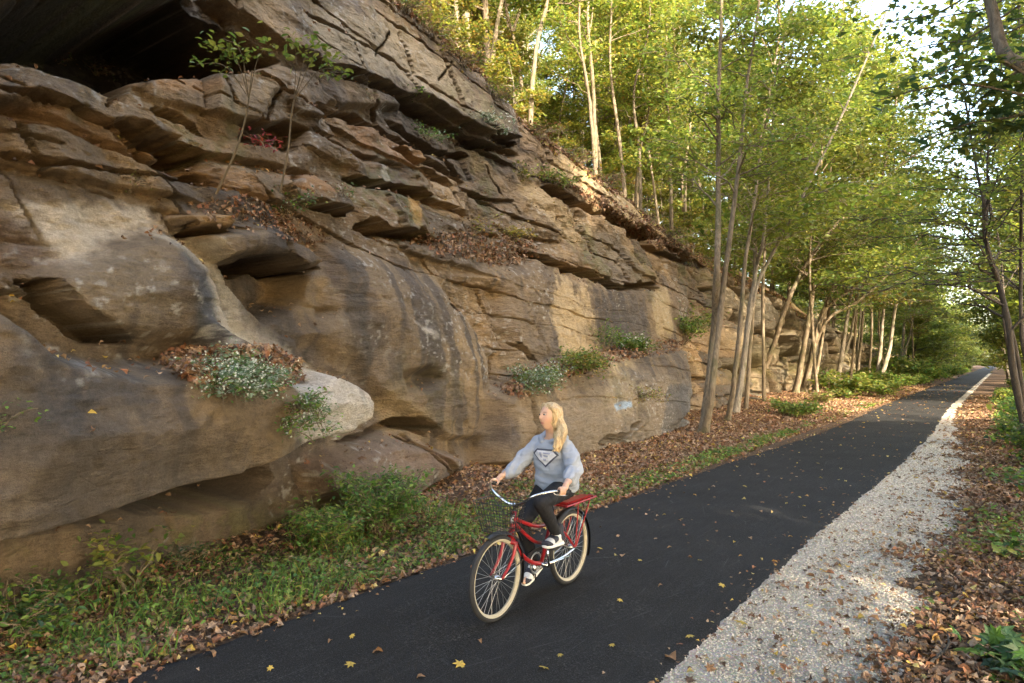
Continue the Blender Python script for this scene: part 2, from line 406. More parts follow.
dzed = np.minimum(fr, 1 - fr) * thick; djed = np.minimum(fj, blen - fj)
bed += (fj / blen - .5) * (rnd3 - .5) * .30
deep = np.where(_hash(bjf, bi, 10) > .45, 1.0, .25); gapw = .010 + .035 * np.clip(lfbm(CY * .9, bi * 3.1, 3, 145) + .35, 0, 1)
bed -= .45 * deep * sstep(1.15, .85, fr * thick / gapw) + .22 * sstep(1.2, .8, djed / (.008 + .018 * rnd2)) * (rnd > .2)
lam = lnoise(bz * 9, CY * .35, 147); bed += .010 * lam
BED, TINT, TINT2 = bed, rnd2, rnd3

# --- the blocks and hollows of this face, top left first
block([(0, 300), (0, 560), (60, 560), (200, 540), (330, 480), (420, 470), (500, 460), (500, 350), (440, 265), (370, 235), (240, 262), (180, 220), (60, 200), (0, 180)], .12, .5, .5, mass=.93)
block([(420, 270), (500, 300), (520, 400), (640, 400), (690, 350), (690, 275), (590, 275), (540, 255)], .05, .4, .5, mass=.8)
block([(535, 120), (560, 190), (640, 235), (690, 262), (680, 240), (640, 205), (560, 140)], .1, .5, .5, mass=.5)
# recess under the top slab
block([(-60, 0), (200, -14), (214, 4), (262, 32), (292, 56), (262, 70), (215, 74), (152, 74), (146, 96), (118, 93), (66, 66), (30, 54), (-60, 46)], -2.4, .10, .06, mass=.6)
block([(-80, -40), (200, -30), (215, -6), (190, 0), (0, 3), (-80, 4)], .35, .08, .3)
# the sloping top slab
block([(213, -10), (300, -60), (420, -20), (420, 20), (455, 55), (522, 128), (528, 143), (490, 134), (432, 98), (396, 92), (332, 62), (288, 46), (255, 22)], .36, .05, .25, mass=.45)
# row of blocks under it
block([(146, 76), (196, 74), (212, 88), (206, 113), (150, 98)], .10, .06, .06, mass=.8)
block([(211, 66), (243, 66), (282, 86), (268, 122), (238, 120), (212, 110)], .32, .06, .12, mass=.6)
block([(243, 66), (330, 66), (396, 92), (405, 110), (330, 104), (318, 120), (290, 108), (282, 86)], .16, .05, .15, mass=.3)
block([(262, 122), (300, 112), (322, 122), (316, 140), (280, 142), (255, 138)], -.65, .08, .08, mass=.4)
# tilted wedge
block([(-60, 58), (30, 60), (68, 72), (122, 96), (160, 112), (222, 146), (165, 148), (128, 126), (60, 104), (-60, 96)], .36, .05, .10, mass=.7)
block([(118, 128), (168, 152), (220, 152), (222, 166), (190, 168), (150, 150)], -.45, .07, .05)
ledge([(-40, 100), (20, 112), (90, 140), (160, 166), (200, 176)], .16, .25, .12, .12)
ledge([(-40, 150), (20, 166), (100, 184), (190, 200)], .14, .18, .12, .15)
ledge([(185, 148), (240, 160), (310, 172)], .2, .2, .35, .14)
ledge([(310, 128), (352, 150), (400, 165)], .22, .25, .25, .15)
ledge([(345, 178), (390, 188), (432, 200), (470, 214)], .34, .45, .40, .14)
ledge([(366, 228), (400, 238), (436, 240)], .42, .5, .42, .14)
ledge([(400, 98), (440, 120), (476, 140), (520, 152)], .36, .3, .45, .2)
ledge([(395, 122), (430, 142), (470, 172)], .38, .35, .5, .2)
ledge([(423, 150), (450, 168), (468, 178)], .25, .3, .55, .2)
ledge([(470, 190), (500, 198), (520, 200)], .16, .3, .2, .1)
ledge([(500, 225), (540, 238), (560, 242)], .14, .3, .2, .1)
ledge([(537, 255), (565, 268), (592, 274)], .30, .4, .30, .14)
ledge([(588, 274), (620, 286), (658, 287)], .42, .6, .40, .16)
ledge([(553, 188), (575, 200), (592, 204)], .35, .4, .45, .2)
ledge([(604, 205), (625, 224), (645, 234)], .5, .4, .6, .25)
ledge([(645, 240), (675, 258), (702, 264)], .6, .5, .7, .3)
# brown blocks and the leaf shelf in the middle
block([(280, 180), (315, 165), (350, 190), (366, 212), (330, 210), (300, 200)], .42, .05, .2, mass=.6)
block([(184, 208), (232, 205), (246, 216), (240, 228), (200, 229)], .50, .05, .15, mass=.6)
block([(200, 228), (262, 212), (300, 226), (332, 258), (330, 270), (310, 272), (286, 259), (262, 256), (234, 262), (214, 246)], .48, .05, .35, mass=.7)
block([(236, 262), (262, 257), (288, 260), (326, 274), (320, 300), (296, 320), (280, 328), (262, 312), (246, 288)], -.50, .28, .06, mass=.9, dome=.2)
block([(322, 318), (330, 306), (346, 306), (356, 312), (345, 321), (332, 322)], -.10, .10, .04, mass=.9)
# big smooth bulge
block([(40, 262), (100, 243), (150, 222), (176, 219), (200, 228), (228, 258), (243, 290), (258, 330), (300, 350), (300, 356), (160, 354), (110, 348), (84, 330), (52, 292)], .62, .30, .24, mass=1, dome=.34)
# rib that runs down right of it and ends in the rounded nose
block([(236, 300), (262, 318), (300, 343), (370, 370), (391, 396), (389, 426), (362, 447), (322, 455), (290, 470), (250, 487), (180, 503), (100, 532), (30, 552), (-60, 580), (-60, 270), (36, 280), (84, 336), (160, 360), (240, 352)], 1.25, .08, .35, mass=1, dome=.30)
# dark triangular gap and the flake below it
block([(14, 268), (34, 282), (58, 286), (76, 312), (108, 328), (140, 346), (104, 348), (78, 336), (50, 300), (30, 290)], -.12, .08, .05, mass=.8)
# pocket holding leaves
block([(158, 362), (200, 350), (290, 352), (308, 372), (296, 392), (240, 388), (180, 378)], .52, .10, .22, mass=1)
# the big face right of the rib
block([(330, 235), (372, 238), (420, 262), (446, 272), (474, 305), (498, 350), (500, 440), (455, 443), (420, 424), (378, 400), (362, 372), (306, 342), (300, 330), (330, 300)], .42, .12, .5, mass=1, dome=.22)
block([(388, 372), (418, 362), (432, 380), (418, 398), (395, 396)], .12, .25, .25, mass=1)
ledge([(449, 303), (462, 312), (478, 328)], -.12, .2, -.12, .2)
# undercut below the boulder, and the low shelf in front of it
block([(-60, 574), (30, 554), (100, 534), (180, 506), (250, 488), (300, 470), (324, 462), (338, 488), (318, 512), (270, 530), (200, 533), (100, 554), (-60, 600)], -1.7, .05, .04, mass=.9, mp=1.22)
block([(-80, 608), (0, 584), (100, 556), (200, 535), (270, 532), (320, 514), (342, 506), (300, 570), (-80, 720)], .26, .10, .12, mass=.7, dome=.2)
block([(328, 470), (362, 448), (402, 430), (440, 442), (484, 456), (470, 480), (400, 520), (330, 505)], .75, .1, .3, mass=.85, dome=.2)
block([(345, 444), (375, 432), (402, 420), (432, 420), (444, 430), (438, 440), (402, 430), (362, 446)], -.9, .05, .05, mass=.8)
ledge([(395, 435), (420, 458), (440, 478)], .10, .15, .10, .12)
# split rocks by the path behind the rider
block([(496, 352), (512, 352), (520, 362), (520, 440), (505, 450), (498, 445)], -.12, .1, .1, mass=.7)
block([(508, 392), (530, 376), (580, 360), (640, 346), (692, 342), (698, 380), (696, 440), (640, 470), (560, 480), (512, 470)], 1.0, .15, .35, mass=.9, dome=.25)
ledge([(655, 418), (672, 410), (700, 392)], .15, .2, .25, .12)
ledge([(570, 440), (590, 432), (606, 420)], .12, .2, .2, .1)
ledge([(672, 378), (690, 380), (712, 377)], .12, .2, .3, .1)
block([(526, 341), (534, 344), (549, 360), (544, 363)], -.25, .06, .06)
# jumbled dark rocks behind the trees
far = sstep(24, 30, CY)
q1 = wy / 2.6 + .5 * fbm(CY * .4, CZ * .4, 2, 151); q2 = wz / 1.7 + .4 * fbm(CY * .4, CZ * .4, 2, 152)
best = np.full(CY.shape, 9.0); sec = best.copy(); cid = np.zeros(CY.shape)
for a in (-1, 0, 1):
    for b in (-1, 0, 1):
        ix, iz = np.floor(q1) + a, np.floor(q2) + b
        d = np.hypot(ix + .15 + .7 * _hash(ix, iz, 21) - q1, iz + .15 + .7 * _hash(ix, iz, 22) - q2)
        sec = np.where(d < best, best, np.minimum(sec, d)); cid = np.where(d < best, _hash(ix, iz, 23), cid); best = np.minimum(best, d)
jumble = (cid - .5) * 1.9 - 1.6 * np.exp(-(sec - best) / .08) + .25 * (1 - best)
D += far * jumble
D += BED * (1 - MASS) * (1 - .5 * far)

def crack(px, w, depth=.5, off=.25, taper=.35):
    """a dark open parting of the rock along a line, its width uneven and dying out at the ends"""
    px = np.array(px, float); Y, Z = on_cliff(px[:, 0], px[:, 1], off)
    m = (wy > Y.min() - .6) & (wy < Y.max() + .6) & (wz > Z.min() - .6) & (wz < Z.max() + .6)
    a, b = wy[m], wz[m]; d2 = np.full(a.shape, 1e9); along_ = np.zeros(a.shape); seg = np.hypot(np.diff(Y), np.diff(Z)); tot = seg.sum(); acc = 0
    for i in range(len(Y) - 1):
        ex, ez = Y[i + 1] - Y[i], Z[i + 1] - Z[i]; t = np.clip(((a - Y[i]) * ex + (b - Z[i]) * ez) / (ex * ex + ez * ez), 0, 1)
        q = (a - Y[i] - ex * t) ** 2 + (b - Z[i] - ez * t) ** 2; k = q < d2; d2 = np.where(k, q, d2); along_ = np.where(k, acc + t * seg[i], along_); acc += seg[i]
    ww = w * .5 * (1 + .55 * fbm(along_ * 2.2 + px[0, 0], along_ * 0, 3, 181)) * np.sqrt(sstep(0, taper, along_) * sstep(0, taper, tot - along_)) + 1e-4
    D[m] -= (depth + .35) * sstep(1.12, .88, np.sqrt(d2) / ww)
for c_ in (([(327, 68), (355, 71), (386, 86), (436, 109), (487, 142), (520, 152)], .14, .7), ([(310, 104), (335, 109), (376, 117), (406, 137), (436, 147), (487, 152)], .15, .6),
           ([(402, 145), (436, 167), (462, 183), (470, 198)], .24, .8), ([(348, 177), (386, 183), (416, 190), (441, 194)], .15, .6), ([(364, 226), (401, 231), (439, 237)], .22, .7),
           ([(464, 175), (487, 190), (508, 196)], .08, .4), ([(112, 120), (147, 136), (183, 150), (222, 152)], .24, .7), ([(101, 108), (112, 98), (121, 92)], .06, .3),
           ([(-20, 86), (51, 99), (107, 122), (168, 168)], .05, .2), ([(-20, 143), (51, 157), (117, 168), (168, 173), (206, 179)], .05, .22), ([(-10, 120), (40, 132), (90, 150)], .03, .12), ([(190, 174), (218, 179)], .18, .5),
           ([(160, 103), (190, 113), (216, 132)], .22, .8), ([(250, 122), (278, 130), (306, 142)], .32, .8), ([(213, 66), (210, 112)], .07, .35), ([(282, 86), (270, 120)], .05, .3), ([(186, 220), (193, 233), (230, 229)], .09, .4),
           ([(236, 264), (284, 262), (305, 275), (328, 268)], .16, .6), ([(22, 276), (51, 285), (58, 305), (90, 328), (134, 343)], .16, .6), ([(446, 304), (472, 315), (484, 332)], .08, .35), ([(462, 190), (470, 223), (487, 240)], .06, .35),
           ([(300, 202), (330, 208), (358, 212)], .10, .5), ([(284, 192), (303, 172), (330, 180)], .05, .3), ([(480, 126), (515, 141), (526, 139)], .16, .6), ([(552, 186), (591, 205), (620, 217), (640, 226)], .26, .8), ([(634, 227), (661, 236), (697, 263), (712, 267)], .40, 1.0),
           ([(530, 249), (568, 266), (591, 272), (626, 288), (663, 283)], .22, .7), ([(480, 190), (515, 206)], .08, .4), ([(480, 217), (503, 231), (517, 235)], .08, .4), ([(526, 341), (545, 364)], .12, .5), ([(505, 345), (500, 390), (503, 440)], .10, .5),
           ([(655, 420), (672, 410), (702, 392)], .16, .6), ([(566, 442), (592, 432), (608, 420)], .12, .5), ([(670, 378), (690, 381), (714, 378)], .16, .6), ([(395, 436), (420, 458), (442, 480)], .08, .35), ([(440, 150), (436, 186)], .04, .25), ([(300, 10), (350, 38), (410, 72), (470, 112)], .06, .25), ([(370, 8), (420, 44), (468, 82), (512, 118)], .05, .2), ([(390, 30), (372, 58)], .04, .2), ([(450, 60), (436, 84)], .04, .2), ([(500, 160), (520, 190), (535, 215)], .05, .3)):
    crack(*c_)
# --- weathering
D += .075 * lfbm(CY * 1.15, CZ * 1.7, 5, 161) * (1 - .62 * MASS) + .02 * fbm(CY * 2.2, CZ * 2.6, 4, 162) * (1 - .3 * MASS)
D += .008 * ridged(CY * 3.2, CZ * 5 + CY * .5, 4, 165) * (1 - .75 * MASS)
chip = fbm(CY * 2.6, CZ * 3.4 + .3 * CY, 4, 177) * 6; D += .030 * (np.floor(chip) + sstep(.82, 1, chip - np.floor(chip)) - chip * .5) * (1 - .85 * MASS)
D += .004 * fbm(CY * 10, CZ * 12, 3, 171) + .012 * MASS * fbm(CY * 1.2, CZ * 9, 3, 173) + MASS * (.045 * lfbm(CY * 1.9, CZ * 2.6, 5, 174, .55) + .008 * fbm(CY * 7, CZ * 11, 3, 176) - .02 * sstep(.5, .8, fbm(CY * 5, CZ * 7, 3, 175)))
D *= 1 - .6 * sstep(.6, 0, cliff_top(CY) - CZ)
CX = cliff_S(CY, CZ) + D
cliff_P = np.stack([CX, CY, CZ], -1)
du = np.gradient(cliff_P, axis=0); dv = np.gradient(cliff_P, axis=1)
cliff_N = np.cross(du, dv); cliff_N /= np.linalg.norm(cliff_N, axis=-1, keepdims=True)
cliff_N *= np.sign((cliff_N[..., 0].mean()))

# --- what the stone is coloured with (stains, lichen, varnish, moss), plus shade painted into the top recess
C3 = lambda *c: np.array(c)[None, None]
lrp = lambda a, b, k: a * (1 - k[..., None]) + b * k[..., None]
n1 = fbm(CY * .5, CZ * .7, 4, 201); n2 = fbm(CY * 1.8, CZ * 2.4, 4, 205); n3 = fbm(CY * 9, CZ * 9, 3, 209)
col_ = C3(.185, .132, .080) * np.ones(CY.shape + (1,))
col_ = lrp(col_, C3(.30, .205, .108), sstep(.0, .9, n1 + .5 * n2))
col_ = lrp(col_, C3(.100, .080, .064), sstep(.05, .8, -n1 + .6 * n2))
kb = (1 - MASS) * .75
col_ = lrp(col_, C3(.27, .185, .105), kb * sstep(.62, .95, TINT)); col_ = lrp(col_, C3(.085, .070, .056), kb * sstep(.35, .05, TINT))
col_ = lrp(col_, C3(.30, .16, .07), kb * sstep(.9, 1.0, TINT2) * .7)
varn = MASS * sstep(-.5, .6, fbm(CY * .45, CZ * .3, 3, 211) + .1)
col_ = lrp(col_, C3(.105, .084, .066), varn * .6)
drip = fbm(CY * 4.5 + .4 * n2, CZ * .35, 3, 215)
col_ = lrp(col_, C3(.055, .050, .046), sstep(.1, .8, drip) * .7 * (.35 + .65 * MASS))
col_ = lrp(col_, C3(.30, .235, .16), sstep(.35, 1.0, -drip) * .4 * (.3 + .7 * MASS))
def stain_or_shade(px, c, k=1.0, w=.25, p=.3, rough=.6, streak=0.0):
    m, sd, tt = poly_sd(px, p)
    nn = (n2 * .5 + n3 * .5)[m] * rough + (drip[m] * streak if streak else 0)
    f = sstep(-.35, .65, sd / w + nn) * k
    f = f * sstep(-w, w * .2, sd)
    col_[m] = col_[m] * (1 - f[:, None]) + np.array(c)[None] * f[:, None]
stain_or_shade([(10, 200), (60, 192), (150, 203), (184, 216), (170, 226), (140, 232), (100, 246), (66, 262), (44, 236)], (.52, .44, .33), .95, .2, .2, .8)
stain_or_shade([(174, 216), (206, 223), (242, 258), (264, 300), (282, 330), (322, 347), (366, 378), (378, 400), (374, 425), (348, 440), (318, 446), (300, 424), (296, 384), (262, 352), (240, 336), (236, 300), (222, 264), (196, 234)], (.45, .38, .28), .85, .16, .98, .7)
stain_or_shade([(196, 222), (228, 236), (258, 280), (270, 320), (306, 350), (270, 352), (246, 338), (236, 300), (218, 262), (196, 236)], (.45, .385, .285), .8, .3, .5, .7)
stain_or_shade([(296, 366), (330, 366), (378, 384), (386, 412), (358, 440), (318, 444), (306, 400)], (.50, .45, .38), .85, .25, 1.3, 1.2)
stain_or_shade([(80, 362), (112, 360), (118, 376), (86, 390)], (.50, .47, .43), .9, .12, 1.3, .9)
stain_or_shade([(192, 240), (206, 250), (232, 300), (240, 338), (212, 330), (200, 290)], (.07, .075, .08), .75, .25, .8, .5, .6)
stain_or_shade([(95, 260), (150, 236), (180, 240), (190, 320), (120, 330), (90, 300)], (.24, .185, .12), .55, .4, .8, .8)
stain_or_shade([(0, 290), (36, 292), (78, 340), (150, 362), (160, 420), (60, 440), (0, 440)], (.070, .062, .056), .8, .5, 1.1, .7)
stain_or_shade([(0, 440), (150, 420), (280, 430), (250, 480), (0, 545)], (.105, .085, .066), .7, .5, 1.1, .7)
stain_or_shade([(0, 205), (40, 215), (66, 262), (30, 275), (0, 280)], (.135, .095, .080), .6, .3, .2, .8)
stain_or_shade([(334, 300), (368, 290), (390, 330), (380, 384), (350, 360)], (.070, .058, .046), .65, .4, .5, .5, .4)
stain_or_shade([(400, 250), (446, 278), (470, 310), (440, 350), (410, 320)], (.085, .068, .055), .55, .4, .5, .5, .4)
stain_or_shade([(402, 312), (428, 326), (442, 340), (424, 334)], (.42, .38, .33), .8, .10, .5, .9)
stain_or_shade([(552, 290), (562, 276), (594, 284), (604, 330), (606, 366), (576, 372), (560, 340)], (.46, .34, .19), .9, .7, .2, .7, .6)
stain_or_shade([(614, 292), (640, 292), (664, 345), (640, 352), (618, 362)], (.085, .074, .066), .75, .8, .2, .5, .7)
stain_or_shade([(655, 290), (672, 285), (676, 335), (662, 335)], (.40, .30, .17), .8, .5, .2, .4, .4)
stain_or_shade([(505, 300), (545, 280), (560, 330), (545, 380), (515, 380)], (.20, .145, .09), .6, .3, .2, .5)
stain_or_shade([(520, 165), (556, 190), (600, 228), (640, 262), (600, 262), (545, 225)], (.40, .295, .165), .8, .4, .1, .6)
stain_or_shade([(536, 130), (600, 170), (650, 215), (690, 250), (660, 245), (600, 212), (550, 170)], (.40, .29, .15), .75, .4, .1, .7)
stain_or_shade([(590, 218), (630, 235), (655, 280), (620, 282), (592, 262)], (.13, .11, .085), .6, .3, .3, .6)
stain_or_shade([(392, 150), (404, 150), (406, 190), (396, 190)], (.40, .35, .28), .8, .12, .4, .5, .4)
stain_or_shade([(416, 190), (432, 192), (432, 222), (420, 224)], (.42, .25, .09), .8, .12, .4, .5, .4)
stain_or_shade([(146, 78), (196, 76), (210, 88), (204, 100), (150, 92)], (.36, .21, .10), .8, .1, 0, .6)
stain_or_shade([(186, 208), (232, 206), (244, 216), (205, 228)], (.36, .22, .10), .75, .1, .5, .6)
stain_or_shade([(296, 176), (315, 168), (345, 192), (300, 196)], (.34, .18, .08), .6, .1, .4, .8)
stain_or_shade([(-60, -20), (200, -20), (262, 34), (285, 55), (215, 72), (150, 75), (118, 92), (66, 66), (0, 48)], (.040, .034, .028), .95, .25, .4, .6)  # shade painted into the recess under the top slab, so it reads near-black
stain_or_shade([(262, 275), (300, 285), (296, 315), (276, 318)], (.28, .19, .09), .7, .2, -.4, .6)
stain_or_shade([(330, 470), (402, 434), (440, 446), (480, 458), (420, 490), (335, 500)], (.20, .135, .10), .7, .3, .8, .8)
stain_or_shade([(300, 0), (400, 10), (450, 60), (515, 125), (440, 95), (330, 50)], (.30, .24, .155), .75, .4, .5, 1.0)
stain_or_shade([(530, 400), (640, 370), (690, 380), (690, 440), (560, 470)], (.235, .185, .13), .75, .5, 1.0, .9)
stain_or_shade([(600, 386), (640, 378), (645, 410), (610, 420)], (.32, .25, .16), .6, .3, 1.0, .8)
stain_or_shade([(662, 385), (694, 380), (700, 430), (660, 440)], (.11, .105, .10), .8, .2, 1.0, .6)
stain_or_shade([(610, 404), (628, 401), (629, 408), (612, 411)], (.30, .42, .55), .8, .06, 1.0, .9)   # a smear of pale blue paint
patch = sstep(.12, .3, fbm(CY * 1.6, CZ * 1.1, 5, 223, .6)) * sstep(-.2, .4, fbm(CY * .35, CZ * .5, 2, 224)); col_ = lrp(col_, C3(.075, .064, .054), patch * .38 * (.4 + .6 * MASS))
lich = sstep(.45, .8, fbm(CY * 14, CZ * 14, 3, 221)) * sstep(-.1, .6, fbm(CY * .8, CZ * .8, 3, 222))
col_ = lrp(col_, C3(.42, .40, .35), lich * .6)
moss = sstep(.2, .75, fbm(CY * .5, CZ * .6, 4, 231) + .35 * sstep(3.5, 7, CZ) * sstep(6, 14, CY) + .25 * far) * sstep(-.3, .5, n3 + n2)
col_ = lrp(col_, C3(.115, .115, .035), moss * .45 * (1 - .7 * MASS))
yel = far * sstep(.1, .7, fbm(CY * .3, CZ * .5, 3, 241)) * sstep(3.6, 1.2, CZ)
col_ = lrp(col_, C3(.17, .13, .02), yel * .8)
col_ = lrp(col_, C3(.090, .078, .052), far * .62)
col_ = np.clip(col_, .02, .8)

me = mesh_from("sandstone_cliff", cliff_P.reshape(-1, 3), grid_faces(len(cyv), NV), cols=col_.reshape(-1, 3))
t = NT("sandstone"); o = t.obj(); a = t.attr()
mp = t.node("ShaderNodeMapping", {"Vector": o, "Scale": (1, 1, 3.2), "Rotation": (R(4), 0, 0)})
fine = t.noise(38, 8, o, .78); beds = t.noise(9, 6, mp.outputs[0], .65); pit = t.noise(120, 3, o, .6)
c = t.mix(.32, a, t.ramp(beds, [(.3, .25), (.7, .75)]), 'OVERLAY')
c = t.mix(.70, c, t.ramp(t.math('ADD', t.math('MULTIPLY', fine, .6), t.math('MULTIPLY', t.noise(9, 6, o, .7), .4)), [(.32, .25), (.68, .78)]), 'OVERLAY')
vo = t.node('ShaderNodeTexVoronoi', {'Vector': t.node('ShaderNodeMapping', {'Vector': t.mix(.06, o, t.node('ShaderNodeTexNoise', {'Vector': o, 'Scale': 3.0}).outputs['Color'], 'ADD'), 'Scale': (1, .55, 2.2), 'Rotation': (R(5), 0, 0)}).outputs[0], 'Scale': 2.4}, feature='DISTANCE_TO_EDGE').outputs['Distance']
crk = t.math('MULTIPLY', t.ramp(vo, [(0, 1), (.018, 0)]), t.ramp(t.noise(1.1, 3, o), [(.48, 0), (.6, .8)]))
c = t.mix(t.math('MULTIPLY', crk, .12), c, (.03, .025, .02))
spk = t.ramp(t.noise(210, 2, o, .5), [(.33, .62), (.5, 1), (.68, 1.35)]); c = t.mix(.8, c, spk, 'MULTIPLY')
h = t.math('ADD', t.math('MULTIPLY', beds, 1.0), t.math('ADD', t.math('MULTIPLY', fine, .6), t.math('SUBTRACT', t.math('MULTIPLY', pit, .25), t.math('MULTIPLY', crk, .15))))
rock = t.pbr(c, .85, 0, t.bump(h, 1.0, .06), .25)
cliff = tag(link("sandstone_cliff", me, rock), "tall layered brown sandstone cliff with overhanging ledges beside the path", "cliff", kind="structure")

# ------------------------------------------------------------------ wooded hillside above the cliff
hy = axis([(-40, -8, 3), (-8, 60, .3), (60, 300, 3)])
hw = np.concatenate([[-.35, 0], np.arange(.2, 6, .2), np.arange(6, 30, .8), np.arange(30, 140, 6)])
HY = np.repeat(hy[:, None], len(hw), 1); HW = np.repeat(hw[None], len(hy), 0)
def hill_top(Y): return np.maximum(cliff_top(Y), -1)
def hill_pt(Y, w):
    zt = hill_top(Y); x0 = cliff_S(Y, zt)
    k = .80 - .25 * sstep(40, 90, Y)
    z = zt - .12 + np.where(w > 0, k * w / (1 + np.maximum(w, 0) / 150), w * .2)
    z = z + np.where(w > 0, np.minimum(w, 3) / 3, 0) * (.35 * fbm(Y * .25, w * .25, 3, 301) + .10 * fbm(Y * 1.3, w * 1.3, 3, 305))
    return x0 - w, z
HX, HZ = hill_pt(HY, HW)
me = mesh_from("hillside", np.stack([HX, HY, HZ], -1).reshape(-1, 3), grid_faces(len(hy), len(hw)))
t = NT("hillside_soil"); o = t.obj()
f1 = t.noise(.5, 4, o); f2 = t.noise(14, 5, o, .7)
c = t.ramp(f2, [(.3, (.05, .033, .02)), (.5, (.17, .105, .055)), (.7, (.30, .20, .11))])
c = t.mix(t.ramp(f1, [(.5, 0), (.65, .5)]), c, (.10, .10, .035))
tag(link("hillside", me, t.pbr(c, .9, 0, t.bump(f2, .9, .08), .2)), kind="structure")
# ------------------------------------------------------------------ helpers that find the surfaces
bpy.context.view_layer.update()
def cliff_hit(x, y):
    d = Vector(ray(x, y)).normalized()
    ok, loc, nrm, _ = cliff.ray_cast(Vector((0, 0, CAMZ)), d)
    return (np.array(loc), np.array(nrm)) if ok else (None, None)
def on_hill(x, y):
    r = ray(x, y); o = np.array([0, 0, CAMZ]); lo, hi = 4.0, 160.0
    for dd in np.arange(6, 160, .5):
        q = o + r * dd; zt = hill_top(q[1]); x0 = cliff_S(q[1], zt)
        if q[0] < x0 and hill_pt(q[1], x0 - q[0])[1] > q[2]: return q
    return o + r * 60
def on_ground(x, y):
    z = 0.0
    for _ in range(8):
        q = on_z(x, y, z); z = .6 * z + .4 * float(ground_h(q[0], q[1]))
    return on_z(x, y, z)

# ------------------------------------------------------------------ leaf and bark materials
M_leaf = leaf_material("green_leaf", .5)
M_plant = leaf_material("plant_leaf", .35, hue=.01, val=.1)
M_dry = leaf_material("dry_leaf", .12, .7, 0, 0)
def bark(name, a, b, moss=0.0):
    t = NT(name); o = t.obj(); mp = t.node("ShaderNodeMapping", {"Vector": o, "Scale": (1, 1, .18)})
    f = t.noise(26, 5, mp.outputs[0], .7); g = t.noise(3, 4, o)
    c = t.mix(t.ramp(f, [(.35, 0), (.65, 1)]), a, b); c = t.mix(t.ramp(g, [(.5, 0), (.7, .45)]), c, [v * .5 for v in a])
    if moss: c = t.mix(t.ramp(t.noise(1.5, 4, o), [(.5, 0), (.62, moss)]), c, (.08, .09, .03))
    return t.pbr(c, .9, 0, t.bump(f, 1.0, .035), .2)
M_bark = bark("grey_brown_bark", (.105, .080, .052), (.25, .195, .13), .4)
M_pale = bark("pale_tan_bark", (.13, .108, .08), (.31, .265, .20), .45)
M_dark = bark("dark_bark", (.055, .045, .036), (.11, .09, .07))
M_stem = simple("plant_stem", (.16, .12, .07), .8)

PAL = {
 'yellow_green': [(.155, .19, .045), (.20, .22, .05), (.11, .155, .04), (.25, .235, .06)],
 'green': [(.115, .150, .035), (.145, .175, .04), (.085, .125, .03), (.18, .195, .045)],
 'dark': [(.045, .095, .038), (.06, .11, .04), (.038, .08, .045), (.08, .12, .035)],
 'gold': [(.29, .23, .06), (.24, .22, .05), (.31, .21, .06), (.20, .20, .045)],
 'brown': [(.20, .11, .055), (.14, .075, .04), (.27, .17, .10), (.095, .055, .035), (.33, .22, .14), (.23, .10, .05)],
 'litter_yellow': [(.40, .28, .06), (.36, .20, .06), (.45, .34, .12)],
 'grey_green': [(.15, .20, .13), (.11, .165, .09), (.20, .25, .17)],
 'weed': [(.075, .16, .03), (.11, .20, .035), (.05, .115, .03), (.16, .23, .045)],
 'white': [(.44, .46, .41), (.52, .52, .47), (.36, .39, .34)],
 'red': [(.33, .05, .06), (.38, .08, .05), (.25, .05, .07)],
}
def pal(rng, n, names, weights=None):
    names = [names] if isinstance(names, str) else names
    c = np.concatenate([np.array(PAL[k]) for k in names])
    w = np.concatenate([np.full(len(PAL[k]), (weights[i] if weights else 1.0) / len(PAL[k])) for i, k in enumerate(names)]); w /= w.sum()
    return c[rng.choice(len(c), n, p=w)] * rng.uniform(.75, 1.25, (n, 1))

